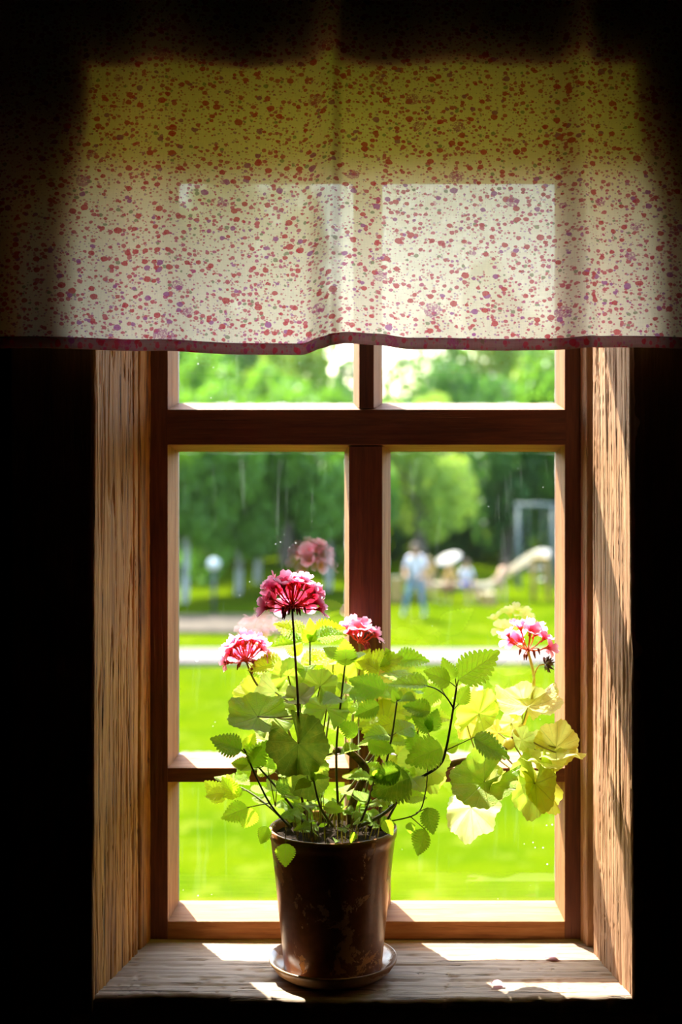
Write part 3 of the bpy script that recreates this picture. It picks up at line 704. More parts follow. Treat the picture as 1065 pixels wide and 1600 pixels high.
gl(748,1115,1.73, 44, 60, .2, (-.35,-.9,.25), (.56,.68,.07), 0, att=(752,1180,1.74), wf=.8); gl(735,1085,1.76, 26, 100, .6, (-.1,-.6,.6), PY, 2, att=(745,1180,1.74))
gl(728,1128,1.75, 32, -110, .2, (-.5,-.8,.3), OR, 1, att=(745,1180,1.74), wf=.75)
gl(824,1104,1.74, 62, 92, 4.0, (0,-.05,1), (.80,.84,.34), 3, att=(812,1142,1.745)); gl(818,1098,1.76, 34, 88, .5, (0,-.7,.4), PY, 2, att=(812,1142,1.745), wf=1.25)
gl(868,1168,1.72, 46, 65, .3, (-.35,-.7,.45), (.78,.74,.22), 0, att=(818,1150,1.74), wf=.95); gl(868,1176,1.70, 52, 10, -2.0, (.1,-.12,1), (.80,.84,.34), 1, att=(815,1148,1.74))
gl(836,1172,1.72, 36, 140, .6, (.2,-.55,.8), PY, 2, att=(808,1150,1.74)); gl(850,1190,1.69, 44, -10, -2.2, (.0,-.22,.97), (.78,.84,.34), 3, att=(806,1152,1.74))
gl(798,1130,1.75, 20, 70, .4, (-.1,-.7,.6), (.8,.8,.4), 0, att=(806,1148,1.745)); gl(778,1145,1.76, 24, 150, .2, (-.3,-.8,.6), OR, 1, att=(800,1156,1.745)); gl(815,1156,1.71, 24, -40, 0, (.1,-.6,.7), PY, 2)
gl(756,1222,1.68, 66, 208, -.5, (.10,-.62,.75), (.26,.40,.03), 0, att=(758,1188,1.735), wf=.85); gl(762,1224,1.69, 40, 22, -.5, (.1,-.5,.85), (.50,.58,.06), 2, att=(762,1188,1.735), wf=.75)
gl(736,1262,1.74, 56, -100, .1, (.15,-.8,.1), (.66,.72,.40), 2, att=(752,1188,1.74), wf=.85); gl(668,1212,1.74, 36, -60, .2, (.3,-.8,.3), (.4,.5,.05), 3, att=(720,1192,1.74), wf=.7)
gl(836,1224,1.69, 60, -95, -.1, (-.35,-.85,.3), (.46,.56,.07), 0, att=(775,1184,1.735), wf=.72); gl(846,1222,1.70, 58, -65, -.2, (.45,-.7,.4), (.68,.58,.07), 1, att=(800,1160,1.74), wf=.7); gl(826,1214,1.71, 34, 160, -.6, (0,-.35,.9), (.5,.64,.06), 0, att=(785,1178,1.735))
gl(660,1190,1.72, 48, -100, .2, (.1,-.8,.4), (.4,.46,.05), 0, att=(700,1196,1.74)); gl(560,1120,1.78, 44, 90, .4, (0,-.8,.6), YG, 1, att=(560,1180,1.70)); gl(540,1060,1.78, 40, 90, .4, (.1,-.8,.6), YG, 0, att=(540,1170,1.74))
gl(400,1090,1.77, 40, 120, .4, (-.1,-.8,.6), YG, 3, att=(440,1180,1.74)); gl(420,1160,1.76, 40, 200, .3, (0,-.8,.6), PY, 1, att=(450,1240,1.72)); gl(620,1180,1.76, 38, -20, .2, (0,-.8,.6), YG, 2, att=(600,1240,1.74))

# ------------------------------------------------------------ flowers
def petal_grid(b, L, Wd, tiltz, ang, curl, mi=0):
    nu, nv = 6, 4; vs = []; uv = []
    for i in range(nu+1):
        u = i/nu; w = Wd*(.14 + .86*math.sin(math.pi*.5*min(1,u*1.25))**1.3)*(1 if u < .8 else math.sqrt(max(0,1-((u-.8)/.22)**2)))
        for j in range(nv+1):
            v = -1+2*j/nv
            r = L*u*math.cos(tiltz*u*.5+.1); h = L*u*math.sin(tiltz) - curl*L*u**3 + .12*L*v*v*u
            x, y = r, v*w
            vs.append((x*math.cos(ang)-y*math.sin(ang), x*math.sin(ang)+y*math.cos(ang), h)); uv.append((u, v*.5+.5))
    b.add(vs, [(i*(nv+1)+j, (i+1)*(nv+1)+j, (i+1)*(nv+1)+j+1, i*(nv+1)+j+1) for i in range(nu) for j in range(nv)], mi, uv)
def floret_mesh(seed, tilt):
    r = random.Random(seed); b = MB(); a0 = r.uniform(0,6)
    for k in range(5): petal_grid(b, .0125*r.uniform(.9,1.1), .0052*r.uniform(.9,1.15), tilt+r.uniform(-.15,.15), a0+k*2*math.pi/5+r.uniform(-.12,.12), r.uniform(.0,.35))
    b.tube([(0,0,-.006),(0,0,-.002),(0,0,.0008)], [.0007,.0013,.0008], 6, 1, 2)
    for k in range(5):
        a = k*2*math.pi/5+.3; b.tube([(0,0,-.003),(.002*math.cos(a),.002*math.sin(a),0),(.0034*math.cos(a),.0034*math.sin(a),.0035)], [.0008,.0007,.0002], 4, 1, 2)
    for k in range(4):
        a = k*1.6; b.tube([(0,0,0),(.0012*math.cos(a),.0012*math.sin(a),.0045)], [.0003,.0004], 4, 1, 1)
    return b.mesh('floret', [M_petal, M_pedicel], True)
FLO = [floret_mesh(1,.75), floret_mesh(2,.45), floret_mesh(3,1.05), floret_mesh(4,.6)]
def head(px, py, D, stalk, n, rad, el0, el1, nbud, mat=M_stalk, rs=(.0016,.0012), lab=None, az=None, seed=1, fsc=1.):
    """umbel: hub, pedicels fanning out, a floret on each; buds droop below the hub"""
    r = random.Random(seed); hub = P(px, py, D); b = MB()
    pts = [Vector((0,0,0))] + [P(*p)-hub for p in stalk]
    m = len(pts); b.tube(pts, [rs[1]+(rs[0]-rs[1])*i/(m-1) for i in range(m)], 8, 0)
    b.ball((0,0,0), .0028, 1, 8, 6)
    root = None; fl = []
    for k in range(n):
        if az is None: a = k*2.39996
        else: a = R(az[0] + (az[1]-az[0])*((k*.618)%1))
        el = R(el0 + (el1-el0)*((k+.5)/n)**.8)
        d = Vector((math.cos(el)*math.cos(a), math.cos(el)*math.sin(a)*.9, math.sin(el)))
        if d.y < -.25 and math.degrees(el) < 48: d.y = -d.y*.6; d.normalize()
        L = rad*r.uniform(.82,1.05); e = d*L
        b.tube([(0,0,0), tuple(e*.5+Vector((0,0,-.002))), tuple(e - d*.005)], [.0007,.0007,.0009], 5, 1, 3)
        fl.append((e, (d + Vector((r.uniform(-.35,.35), r.uniform(-.35,.35), r.uniform(0,.3)))).normalized()))
    for k in range(nbud):
        a = r.uniform(0,6.28); d = Vector((math.cos(a)*.8, math.sin(a)*.8, r.uniform(-.5,.15))).normalized(); L = r.uniform(.007,.014); e = d*L
        b.tube([(0,0,0), tuple(e*.6+Vector((0,0,.001))), tuple(e)], .0005, 5, 1, 2)
        b.tube([tuple(e), tuple(e+Vector((d.x*.2,d.y*.2,-.5))*.004), tuple(e+Vector((d.x*.3,d.y*.3,-1))*.008)], [.0007,.0018,.0004], 6, 2, 3)
    root = b.build('flower_head', [mat, M_pedicel, M_bud], pl_root, True, loc=hub-ORG, label=lab)
    for e, d in fl:
        o = link('floret', FLO[r.randrange(4)], root); o.location = e
        q = d.to_track_quat('Z', 'Y'); o.rotation_euler = q.to_euler(); s = r.uniform(.85,1.15)*fsc; o.scale = (s,s,s)
head(456,947,1.575, [(460,1010,1.58),(465,1090,1.60),(466,1128,1.62),(468,1220,1.65),(480,1292,1.68)], 28, .0295, 88, -12, 14, lab='tallest round pink flower head on a straight dark stalk', seed=3, fsc=1.1)
head(384,1032,1.745, [(400,1068,1.735),(440,1120,1.71),(470,1200,1.69),(490,1292,1.69)], 18, .0265, 80, -8, 7, M_petiole, lab='paler pink flower head on a leaning stalk at the left', seed=5, az=None)
head(561,1003,1.745, [(562,1040,1.74),(552,1110,1.72),(548,1180,1.68)], 9, .021, 75, 15, 6, M_petiole, lab='small pink flower head in front of the mullion', seed=8, fsc=1.15)
head(824,1016,1.775, [(834,1060,1.77),(828,1100,1.76),(815,1140,1.75)], 9, .0300, 88, 0, 7, M_stalkg, (.0020,.0016), lab='pink flower head at the right on a pale stalk', seed=11, fsc=1.2)
b = MB(); b.tube([P(831,1072,1.765)-ORG, P(836,1050,1.76)-ORG, P(842,1040,1.755)-ORG, P(850,1038,1.755)-ORG], .0010, 6)
c0 = P(852,1038,1.755)-ORG
for k in range(22):
    r = random.Random(k); d = Vector((r.uniform(-.2,1), r.uniform(-.8,.8), r.uniform(-.9,.9))).normalized()
    b.tube([tuple(c0), tuple(c0+d*.006), tuple(c0+d*.012)], [.0008,.0017,.0003], 6, 1, 3)
b.build('bud_cluster', [M_stalkg, M_dry], pl_root, True, label='small dark withered bud cluster')
pet.build('petioles', M_petiole, pl_root, True, kind='stuff')

M_fallen = soft('faded_petal', (.52,.17,.28), (.5,.15,.25), .2)
# fallen petals on the sill
for i, (px, py, rz, lab) in enumerate(((860,1498,.3,'pink fallen petal on the sunlit sill, nearer the window'),(779,1541,2.5,'pale pink fallen petal on the sill, nearer the front edge'))):
    D = (ZC-ZS)*FPX/(py-VY); b = MB(); petal_grid(b, .017, .0075, .12, 0, .1)
    b.v = [(x-.008,y,z+.0012) for x,y,z in b.v]; o = b.build('fallen_petal', M_fallen, None, True, label=lab, cat='petal', loc=(P(px,py,D).x, D, ZS+.0006)); o.rotation_euler = (0,0,rz)

# ------------------------------------------------------------ outdoors
def gd(py): return (ZC-GZ)*FPX/(py-VY)                   # distance of a ground point at that pixel row
def G(px, py): D = gd(py); return Vector(((px-VX)*D/FPX, D, GZ))
def lawn_mat():
    m, nt, N, L, b, out = newmat('sunny_mown_lawn'); v = coords(nt)
    a = noise_(nt, v, .8, 5, .6); c = noise_(nt, v, 2.2, 4, .7); d = noise_(nt, v, 30, 3)
    col = ramp(nt, a, [(.3,(.030,.055,.0)),(.48,(.044,.069,.0)),(.62,(.062,.082,.0)),(.75,(.095,.105,.006))])
    col = mixc(nt, mapr(nt, c, .54, .68, 0, .75), col, (.115,.12,.012))
    col = mixc(nt, mapr(nt, d, .3, .7, 0, .4), col, (.032,.07,.001))
    L.new(col, b.inputs['Base Color']); b.inputs['Roughness'].default_value = .9; b.inputs['Specular IOR Level'].default_value = 0
    bump(nt, d, .6, .05, b); return m
M_lawn = lawn_mat()
M_path = plain('pale_gravel_path', (.115,.095,.088), .9, .1, var=.15, scale=6)
M_earth = plain('brown_bare_earth', (.055,.042,.03), .9, .1, var=.3, scale=3)
b = MB(); vs = []; nx, ny = 60, 60
for i in range(nx+1):
    for j in range(ny+1):
        x = -60+120*i/nx; y = 1.9+98*j/ny; vs.append((x, y, GZ + (.06*noise.noise(Vector((x*.2,y*.2,0))) if y > 6 else 0) - .05 + max(0,(y-52))*.05))
b.add(vs, [(i*(ny+1)+j, (i+1)*(ny+1)+j, (i+1)*(ny+1)+j+1, i*(ny+1)+j+1) for i in range(nx) for j in range(ny)]); b.build('lawn', M_lawn, None, True, kind='structure')
def strip(name, mat, left, right, y0, y1, w=.04, n=30):
    b = MB(); vs = []
    for i in range(n+1):
        t = i/n; x = left+(right-left)*t; wob = .25*noise.noise(Vector((x*.3,1,y0)))
        vs += [(x, y0+wob, GZ+w), (x, y1+wob, GZ+w), (x, y0+wob, GZ-.15), (x, y1+wob, GZ-.15)]
    fs = []
    for i in range(n): a = i*4; c = a+4; fs += [(a,c,c+1,a+1), (a+2,c+2,c,a), (a+1,c+1,c+3,a+3)]
    b.add(vs, fs); b.build(name, mat, None, False, kind='structure')
strip('path', M_path, -25, 25, gd(1037), gd(1017)); 
strip('bare_ground', M_earth, -14, -1.0, gd(988), gd(962), .03)

def foliage_mat(name, col, tcol, var=.35):
    m, nt, N, L, b, out = newmat(name)
    v = coords(nt); n = noise_(nt, v, .9, 3); n2 = noise_(nt, v, 7, 2)
    c = mixc(nt, mapr(nt, n, .3, .7), tuple(x*(1-var) for x in col), tuple(x*(1+var) for x in col)); c = mixc(nt, mapr(nt, n2, .35, .7, 0, .5), c, tuple(x*.6 for x in col))
    L.new(c, b.inputs['Base Color']); b.inputs['Roughness'].default_value = .5; b.inputs['Specular IOR Level'].default_value = .3
    tl = N.new('ShaderNodeBsdfTranslucent'); L.new(mixc(nt, 1., c, (tcol[0]/col[0], tcol[1]/col[1], tcol[2]/max(col[2],.001)), 'MULTIPLY'), tl.inputs[0])
    mx = N.new('ShaderNodeMixShader'); mx.inputs[0].default_value = .4
    L.new(b.outputs[0], mx.inputs[1]); L.new(tl.outputs[0], mx.inputs[2]); L.new(mx.outputs[0], out.inputs[0]); return m
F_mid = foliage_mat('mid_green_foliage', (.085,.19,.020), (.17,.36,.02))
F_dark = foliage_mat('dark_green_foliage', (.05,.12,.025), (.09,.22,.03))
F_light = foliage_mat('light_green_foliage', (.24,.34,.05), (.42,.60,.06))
M_trunk = plain('grey_brown_bark', (.11,.09,.07), .9, .1, var=.4, scale=4)
def birch_mat():
    m, nt, N, L, b, out = newmat('white_birch_bark'); n = noise_(nt, coords(nt, scale=(.3,.3,1)), 9, 4, .7)
    L.new(ramp(nt, n, [(.0,(.02,.02,.02)),(.40,(.05,.05,.05)),(.46,(.22,.23,.23)),(1,(.28,.28,.28))]), b.inputs['Base Color']); b.inputs['Roughness'].default_value = .8; return m
M_birch = birch_mat()
def crown_mesh(name, seed, mat, w, h, blobs, n, size, droop=0.):
    """real leaf sprays: many small bent quads set round sub-crowns; w, h are the radii"""
    g = np.random.default_rng(seed); cs = g.normal(size=(blobs,3)); cs /= np.linalg.norm(cs,axis=1)[:,None]; cs *= g.uniform(.15,.85,(blobs,1))**.6
    rr = g.uniform(.28,.5,blobs)
    k = g.integers(0, blobs, n); d = g.normal(size=(n,3)); d /= np.linalg.norm(d,axis=1)[:,None]
    p = cs[k] + d*(rr[k]*g.uniform(.5,1.,n)**.5)[:,None]
    p *= np.array([w,w,h]); p[:,2] -= droop*g.uniform(0,1,n)*np.abs(p[:,0])*.3
    a = g.normal(size=(n,3)); a /= np.linalg.norm(a,axis=1)[:,None]; c = np.cross(a, g.normal(size=(n,3))); c /= np.linalg.norm(c,axis=1)[:,None]
    s = size*g.uniform(.6,1.4,n)[:,None]
    V = np.stack([p-a*s, p+c*s*.45, p+a*s, p-c*s*.45], 1).reshape(-1,3)
    me = bpy.data.meshes.new(name); me.vertices.add(4*n); me.vertices.foreach_set('co', V.astype(np.float32).ravel())
    me.loops.add(4*n); me.loops.foreach_set('vertex_index', np.arange(4*n, dtype=np.int32)); me.polygons.add(n)
    me.polygons.foreach_set('loop_start', np.arange(0,4*n,4,dtype=np.int32)); me.polygons.foreach_set('loop_total', np.full(n,4,dtype=np.int32))
    me.materials.append(mat); me.update(calc_edges=True); return me
CR = {}
def crown(kind, v):
    if (kind, v) not in CR:
        mat = {'mid':F_mid,'dark':F_dark,'light':F_light,'birch':F_mid,'shrub':F_light,'dshrub':F_dark}[kind]
        n = (12000 if kind == 'birch' else 8000) if 'shrub' not in kind else 2600
        CR[kind,v] = crown_mesh('foliage', hash(kind)%7+v*13+3 if False else {'mid':1,'dark':2,'light':3,'birch':4,'shrub':5,'dshrub':6}[kind]*10+v, mat, 1, 1, 14, n, .055 if 'shrub' not in kind else .085, .6 if kind=='birch' else 0)
    return CR[kind,v]
def tree(name, px, D, kind, w, zc_, h, label, v=0, trunk=.16, bark=None, group=None, lean=0., cat='tree'):
    x = (px-VX)*D/FPX; o = empty(name, (x, D, GZ-.03+max(0,D-52)*.05), label=label, cat=cat, group=group)
    f = link('foliage', crown(kind, v), o, kind='stuff'); f.location = (lean, 0, zc_); f.scale = (w, w*.8, h); f.rotation_euler = (0,0,v*1.3+px*.1)
    b = MB(); r = random.Random(int(px))
    pts = [(0,0,-.1),(.05,0,zc_*.35),(lean*.5,.05,zc_*.7),(lean,0,zc_+h*.5)]; b.tube(pts, [trunk*1.25,trunk,trunk*.8,trunk*.25], 10)
    for k in range(7):
        a = r.uniform(0,6.28); z0 = zc_*r.uniform(.5,1.); L = w*r.uniform(.4,.75)
        b.tube([(lean*.6,0,z0),(lean*.6+math.cos(a)*L*.5,math.sin(a)*L*.4,z0+L*.35),(lean+math.cos(a)*L,math.sin(a)*L*.8,z0+L*.5)], [trunk*.4,trunk*.25,trunk*.08], 6, smooth=3)
    b.build('trunk', bark or M_trunk, o, True)
# (px, distance, kind, radius, crown centre height, half height, variant, label)
T = [
 ('birch_tree',288,38,'birch',2.0,3.5,2.8,0,'weeping birch at the left edge of the left panes'),
 ('birch_tree',372,40,'birch',2.0,3.3,2.6,1,'slim grey birch left of the white-trunked one'),
 ('birch_tree',402,43,'birch',2.3,3.8,3.0,2,'white-trunked birch behind the bare earth in the left pane'),
 ('birch_tree',512,41,'birch',2.3,3.6,2.9,0,'birch standing just left of the central mullion'),
 ('leafy_tree',445,50,'light',2.4,5.2,4.2,0,'mid green tree behind the two slim birches'),
 ('leafy_tree',340,52,'dark',2.6,5.0,4.4,1,'dark tree behind the left birches'),
 ('leafy_tree',235,48,'mid',2.6,5.0,4.6,2,'mid green tree at far left beyond the window edge'),
 ('leafy_tree',565,51,'dark',2.5,4.2,3.4,0,'dark tree behind the central mullion'),
 ('leafy_tree',655,47,'light',1.7,3.0,2.3,0,'small bright yellow-green tree left in the right pane'),
 ('leafy_tree',722,54,'dark',2.4,3.6,3.3,2,'dark green tree in the middle of the right pane'),
 ('leafy_tree',790,50,'dark',2.0,3.2,3.0,1,'dense dark tree behind the metal play frame'),
 ('leafy_tree',880,52,'mid',2.5,5.0,4.4,1,'mid green tree at the right edge of the right pane'),
 ('leafy_tree',690,60,'mid',2.6,4.8,3.6,0,'paler tree showing above the small bright one'),
 ('leafy_tree',795,62,'light',2.4,6.2,5.0,2,'tall light green tree showing in the upper right pane'),
 ('leafy_tree',960,50,'mid',2.6,4.4,4.2,2,'mid green tree beyond the right edge of the window'),
 ('leafy_tree',110,50,'dark',3.2,4.6,4.6,0,'dark tree further out beyond the left edge of the window'),
 ('leafy_tree',-40,50,'mid',3.4,4.8,4.8,1,'mid green tree far out to the left of the window'),
 ('leafy_tree',1090,52,'dark',3.4,4.6,4.6,2,'dark tree far out to the right of the window'),
 ('leafy_tree',-190,54,'dark',3.6,4.6,4.6,2,'dark tree farthest out to the left of the window'),
 ('leafy_tree',430,62,'light',3.6,8.6,6.4,2,'tall distant tree high in the upper left pane'),
 ('leafy_tree',300,63,'light',3.6,8.4,6.6,1,'pale distant tree at the left of the upper left pane'),
]
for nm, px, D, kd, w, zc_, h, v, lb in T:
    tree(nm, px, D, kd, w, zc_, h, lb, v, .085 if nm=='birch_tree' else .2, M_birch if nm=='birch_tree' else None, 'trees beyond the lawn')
SH = [(262,50,'shrub',2.0,1.5,'bright low shrub at the left edge of the left pane'),(345,54,'shrub',1.9,1.6,'bright low shrub behind the globe lamp'),
 (418,56,'dshrub',2.0,1.8,'dark low shrub right of the white-trunked birch'),(480,52,'dshrub',1.8,1.6,'dark low shrub behind the tallest pink flower head'),
 (540,54,'dshrub',1.8,1.5,'dark low shrub behind the central mullion'),(612,52,'dshrub',1.8,1.6,'dark low shrub behind the man in the white shirt'),
 (682,55,'dshrub',1.9,1.7,'dark low shrub behind the white parasol'),(745,52,'dshrub',1.8,1.7,'dark low shrub between the bench and the slide'),
 (812,56,'dshrub',1.9,1.6,'dark low shrub behind the grey swing frame'),(872,53,'shrub',1.8,1.6,'bright low shrub at the right edge of the right pane'),
 (940,52,'dshrub',2.0,1.8,'dark shrub beyond the right edge of the window'),(205,52,'dshrub',2.0,2.0,'dark shrub beyond the left edge of the window')]
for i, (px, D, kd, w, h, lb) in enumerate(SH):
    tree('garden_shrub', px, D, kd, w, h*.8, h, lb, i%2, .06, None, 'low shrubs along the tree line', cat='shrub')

# ------------------------------------------------------------ playground and people on the lawn
M_grey = plain('grey_galvanised_metal', (.09,.105,.105), .7, .2, 0, .1)
M_pale = plain('pale_bare_timber', (.34,.28,.18), .7, .2, var=.2, scale=6)
M_ochre = plain('ochre_timber', (.26,.17,.05), .7, .2, var=.2, scale=6)
M_white = plain('white_canvas', (.26,.24,.22), .7, .2, var=.05)
M_globe = plain('white_lamp_globe', (.45,.46,.44), .3, .5, var=.03)
M_dk = plain('dark_painted_metal', (.03,.035,.035), .5, .4)
M_skin = plain('skin', (.32,.17,.11), .6, .3, var=.08)
M_hairb = plain('brown_hair', (.06,.035,.02), .7, .3, var=.3)
M_hairl = plain('fair_hair', (.30,.20,.09), .7, .3, var=.3)
M_shoe = plain('grey_shoes', (.14,.16,.18), .6, .3)
def cloth(n, c): return plain(n, c, .85, .1, var=.12, scale=12)
def person(label, px, py, h, pose, yaw, shirt, legs, hair, sleeve=.5, shorts=False, seat=0.):
    """pose: joint positions for a 1.0 high figure (x right, y towards its front, z up); one skinned body mesh"""
    D = gd(py); o = empty('person', ((px-VX)*D/FPX, D, GZ), label=label, cat='person', group=None); o.rotation_euler = (0,0,yaw)
    J = {k: Vector(v)*h for k, v in pose.items()}
    V, E, Rr, T_ = [], [], [], []
    def vert(p, r, t): V.append(p); Rr.append(r*h); T_.append(t); return len(V)-1
    def chain(a, pts):
        for p, r, t in pts: b_ = vert(p, r, t); E.append((a, b_)); a = b_
        return a
    pel = vert(J['pelvis'], .082, 'leg')
    wa = chain(pel, [(J['pelvis'].lerp(J['chest'],.45), .070, 'shirt'), (J['chest'], .088, 'shirt')])
    nk = chain(wa, [(J['neck'], .034, 'skin')])
    up = (J['head']-J['neck']).normalized(); fwd = J.get('look', Vector((0,1,0))*h).normalized(); fwd = (fwd-up*fwd.dot(up)).normalized(); sd = fwd.cross(up)
    hd = chain(nk, [(J['head']-up*.030*h, .048, 'skin'), (J['head']+up*.005*h, .058, 'skin'), (J['head']+up*.045*h, .048, 'skin')])
    face = hd-1
    chain(face, [(J['head']+fwd*.066*h-up*.004*h, .011, 'skin')])
    chain(face-1, [(J['head']+fwd*.050*h-up*.048*h, .020, 'skin')])
    for sg in (1,-1): chain(face, [(J['head']+sd*sg*.064*h-up*.002*h, .012, 'skin')])
    for sg, L in ((1,'r'),(-1,'l')):
        sh = chain(wa, [(J['sh_'+L], .042, 'shirt'), (J['sh_'+L].lerp(J['el_'+L],.5), .034, 'shirt'), (J['el_'+L], .026, 'shirt' if sleeve > .5 else 'skin'), (J['el_'+L].lerp(J['ha_'+L],.55), .024, 'shirt' if sleeve > .8 else 'skin'), (J['ha_'+L], .016, 'skin')])
        d = (J['ha_'+L]-J['el_'+L]).normalized(); q = d.orthogonal().normalized(); pm = chain(sh, [(J['ha_'+L]+d*.030*h, .020, 'skin')])
        for f in range(4): c = q*(f-1.5)*.013*h; ln = (.040,.046,.043,.034)[f]*h; chain(pm, [(J['ha_'+L]+d*.048*h+c, .0065, 'skin'), (J['ha_'+L]+d*(.048*h+ln*.6)+c+d.cross(q)*.006*h, .006, 'skin'), (J['ha_'+L]+d*(.044*h+ln)+c+d.cross(q)*.014*h, .005, 'skin')])
        chain(sh, [(J['ha_'+L]+d*.024*h+q*.028*h, .007, 'skin'), (J['ha_'+L]+d*.045*h+q*.036*h, .006, 'skin')])
        kt = 'skin' if shorts else 'leg'
        hp = chain(pel, [(J['hip_'+L], .062, 'leg'), (J['hip_'+L].lerp(J['kn_'+L],.5), .053, 'leg'), (J['kn_'+L], .038, kt), (J['kn_'+L].lerp(J['an_'+L],.4), .036, kt), (J['an_'+L], .024, kt), (J['an_'+L]-Vector((0,0,.022*h)), .026, 'shoe')])
        ft = (J['an_'+L]-J['kn_'+L]); t = Vector((0,1,0)); chain(hp, [(J['an_'+L]+Vector((0,.06*h,-.026*h)), .026, 'shoe'), (J['an_'+L]+Vector((0,.10*h,-.030*h)), .018, 'shoe')])
    me = bpy.data.meshes.new('body'); me.from_pydata([tuple(v) for v in V], E, []); ob = bpy.data.objects.new('tmp', me); C.objects.link(ob)
    m = ob.modifiers.new('s', 'SKIN'); m.use_smooth_shade = True
    for i, r in enumerate(Rr): me.skin_vertices[0].data[i].radius = (r, r)
    me.skin_vertices[0].data[0].use_root = True
    ob.modifiers.new('u', 'SUBSURF').levels = 1
    dg = bpy.context.evaluated_depsgraph_get(); nm = bpy.data.meshes.new_from_object(ob.evaluated_get(dg)); bpy.data.objects.remove(ob)
    nm.name = 'body'; nm.materials.clear()
    for x in (M_skin, shirt, legs, M_shoe): nm.materials.append(x)
    idx = {'skin':0,'shirt':1,'leg':2,'shoe':3}; A = np.array([tuple(v) for v in V]); rad = np.array(Rr)
    for p in nm.polygons:
        c = np.array(p.center); p.material_index = idx[T_[int(np.argmin(np.linalg.norm(A-c, axis=1)-rad*.7))]]; p.use_smooth = True
    link('body', nm, o)
    b = MB(); b.ball(J['head']+up*.022*h-fwd*.012*h, .068*h, 0, 14, 10, (.95,1.,.98)); hm = b.build('hair', hair, o, True)
    b = MB()
    for sg in (1,-1): b.ball(J['head']+fwd*.053*h+sd*sg*.021*h+up*.008*h, .006*h, 0, 8, 6)
    b.build('eyes', M_dk, o, True)
    b = MB(); b.ball(J['head']+fwd*.055*h-up*.030*h, .010*h, 0, 8, 5, (1.4,.5,.4)); b.build('mouth', plain('lips',(.35,.10,.08)), o, True)
    return o
STAND = dict(pelvis=(0,0,.52), chest=(0,.02,.74), neck=(0,.04,.84), head=(0,.07,.925), sh_r=(.10,.02,.80), el_r=(.15,.07,.64), ha_r=(.09,.20,.55), sh_l=(-.10,.02,.80), el_l=(-.15,.07,.64), ha_l=(-.09,.20,.55),
    hip_r=(.055,0,.49), kn_r=(.11,.05,.27), an_r=(.17,.02,.045), hip_l=(-.055,0,.49), kn_l=(-.09,.03,.27), an_l=(-.12,0,.045), look=(0,1,-.5))
SIT = dict(pelvis=(0,0,.34), chest=(0,.03,.56), neck=(0,.04,.66), head=(0,.06,.75), sh_r=(.10,.02,.62), el_r=(.14,.08,.47), ha_r=(.08,.21,.42), sh_l=(-.10,.02,.62), el_l=(-.14,.08,.47), ha_l=(-.08,.21,.42),
    hip_r=(.055,.02,.33), kn_r=(.08,.25,.33), an_r=(.08,.27,.045), hip_l=(-.055,.02,.33), kn_l=(-.08,.25,.33), an_l=(-.09,.27,.045), look=(0,1,-.3))
CLIMB = dict(STAND); CLIMB.update(chest=(0,.10,.72), neck=(0,.16,.81), head=(0,.20,.89), sh_r=(.10,.12,.78), el_r=(.12,.27,.74), ha_r=(.08,.40,.80), sh_l=(-.10,.12,.78), el_l=(-.12,.27,.70), ha_l=(-.08,.38,.72), kn_r=(.06,.16,.32), an_r=(.06,.12,.09), an_l=(-.07,-.06,.045), kn_l=(-.07,.02,.27))
C_wh = cloth('white_shirt_cloth', (.44,.42,.46)); C_je = cloth('blue_jeans_cloth', (.07,.14,.20)); C_bl = cloth('blue_shorts_cloth', (.02,.09,.35)); C_oc = cloth('ochre_shirt_cloth', (.40,.24,.07)); C_br = cloth('brown_trouser_cloth', (.16,.08,.04)); C_or = cloth('orange_shirt_cloth', (.42,.17,.03)); C_pk = cloth('pale_pink_cloth', (.40,.25,.18))
person('man in a white shirt and blue jeans standing with legs apart on the lawn', 650, 962, 1.74, STAND, R(165), C_wh, C_je, M_hairb)
person('child in a white shirt and blue shorts sitting on the log bench', 727, 940, 1.32, SIT, R(200), C_wh, C_bl, M_hairb, shorts=True)
person('child in an ochre shirt and brown trousers sitting beside the child in blue shorts', 705, 940, 1.24, SIT, R(150), C_oc, C_br, M_hairl)
person('child in an ochre shirt standing just behind the man in jeans', 670, 940, 1.15, STAND, R(180), C_oc, C_pk, M_hairl)
person('child in pinkish clothes climbing up at the foot of the pale slide', 778, 938, 1.05, CLIMB, R(-70), C_pk, C_pk, M_hairb)
def at(px, py): D = gd(py); return ((px-VX)*D/FPX, D, GZ)
PXM = lambda D: D/FPX
# log bench
o = empty('log_bench', at(700,938), label='long pale log bench on two short stumps', cat='bench')
b = MB(); b.tube([(-.95,0,.36),(-.3,.02,.37),(.5,-.01,.36),(1.2,0,.38)], .105, 12); b.build('seat_log', M_pale, o, True)
for x in (-.7,.95): b = MB(); b.tube([(x,0,-.05),(x,0,.27)], .14, 12, smooth=1); b.build('stump', M_ochre, o, True)
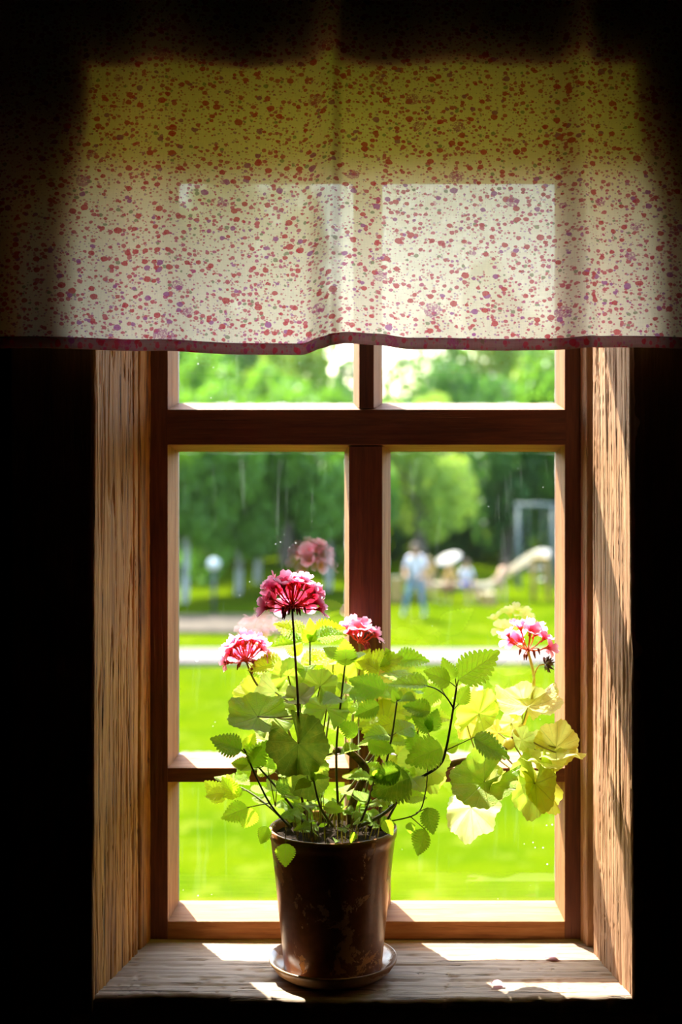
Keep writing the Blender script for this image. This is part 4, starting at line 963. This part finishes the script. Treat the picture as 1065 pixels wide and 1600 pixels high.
# slide
o = empty('slide', at(800,936), label='pale wooden slide sloping down to the left with an ochre ladder', cat='slide')
k = PXM(gd(936))
b = MB(); b.add([(-.95,-.22,.10),(-.95,.22,.10),(.55,.22,1.12),(.55,-.22,1.12),(-.95,-.22,.06),(-.95,.22,.06),(.55,.22,1.08),(.55,-.22,1.08)],[(0,1,2,3),(7,6,5,4),(0,3,7,4),(1,5,6,2),(0,4,5,1),(2,6,7,3)]); b.build('chute', M_pale, o)
for y in (-.22,.22): b = MB(); b.tube([(-.95,y,.16),(.55,y,1.20),(.80,y,1.22)], .045, 8, smooth=1); b.build('side_rail', M_pale, o, True)
b = MB(); b.box(.55,.95,-.24,.24,1.06,1.12); b.build('platform', M_ochre, o)
for y in (-.2,.2):
    b = MB(); b.tube([(.98,y,-.03),(.9,y,1.1)], .04, 8, smooth=1); b.build('ladder_rail', M_ochre, o, True)
    b = MB(); b.tube([(.55,y,-.03),(.58,y,1.08)], .04, 8, smooth=1); b.build('post', M_ochre, o, True)
for z_ in (.25,.5,.75): b = MB(); b.tube([(.96,-.2,z_),(.96,.2,z_)], .025, 8, smooth=1); b.build('rung', M_ochre, o, True)
# swing frame
o = empty('swing_frame', at(836,915), label='grey metal swing frame standing behind the slide', cat='swing'); H_ = 2.35
for x in (-.5,.5):
    for y in (-.55,.55): b = MB(); b.tube([(x*1.05,y,-.03),(x,0,H_)], .05, 10, smooth=1); b.build('leg', M_grey, o, True)
b = MB(); b.tube([(-.6,0,H_),(.6,0,H_)], .06, 10, smooth=1); b.build('crossbar', M_grey, o, True)
b = MB(); b.box(-.24,.24,-.10,.10,.48,.52); b.build('swing_seat', M_white, o)
for x in (-.22,.22): b = MB(); b.tube([(x,0,.5),(x,0,H_)], .012, 6, smooth=1); b.build('chain', M_grey, o, True)
def parasol(px, py, zc, r, tilt, lab):
    o = empty('parasol', at(px,py), label=lab, cat='parasol')
    b = MB(); b.tube([(0,0,-.03),(0,0,zc)], .022, 8, smooth=1); b.build('pole', M_dk, o, True)
    b = MB(); n = 8; seg = 48; rings = 6; vs = []
    for i in range(rings+1):
        for q in range(seg):
            a = 2*math.pi*q/seg; t = i/rings; rr = r*t*(1-.05*t*(1-abs(math.cos(a*n/2)))); vs.append((rr*math.cos(a), rr*math.sin(a), .26*r*(1-t*t)))
    fs = [(i*seg+q, i*seg+(q+1)%seg, (i+1)*seg+(q+1)%seg, (i+1)*seg+q) for i in range(rings) for q in range(seg)]
    b.add(vs, fs); c = b.build('canopy', M_white, o, True); c.location = (0,0,zc-.12*r); c.rotation_euler = tilt; c.modifiers.new('t','SOLIDIFY').thickness = .01
    b = MB(); b.lathe([(0,-.02),(.22,-.02),(.22,.05),(.03,.09),(0,.09)][::-1], 20); b.build('base', M_dk, o, True)
parasol(701, 922, .92, .38, (R(20),R(-20),0), 'small tilted white parasol between the man and the child in blue shorts')
parasol(850, 908, .86, .34, (R(20),0,0), 'small pale parasol behind the swing frame at the right')
# stumps
def stump(px, py, r, h, lab):
    o = empty('stump_seat', at(px,py), label=lab, cat='stump'); b = MB(); b.lathe([(0,-.05),(r*1.12,-.05),(r,.08),(r*.96,h*.6),(r,h-.02),(r*.97,h)], 20); b.build('trunk_section', M_ochre, o, True)
    b = MB(); b.lathe([(r*.97,h),(r*.5,h+.004),(0,h+.004)], 20); b.build('cut_top', M_pale, o, True)
stump(618, 938, .18, .62, 'tall ochre stump left of the man in jeans')
stump(762, 944, .20, .30, 'low pale stump between the log bench and the slide')
# globe lamp and its post
o = empty('garden_lamp', at(334,960), label='garden lamp with a white globe on a dark post under the birches', cat='lamp')
b = MB(); b.tube([(0,0,-.03),(0,0,1.10)], .045, 10, smooth=1); b.build('post', M_dk, o, True)
b = MB(); b.ball((0,0,1.22), .16, 0, 20, 14); b.build('globe', M_globe, o, True)
b = MB(); b.lathe([(0,1.07),(.07,1.07),(.09,1.10),(.05,1.12)], 16); b.build('collar', M_dk, o, True)
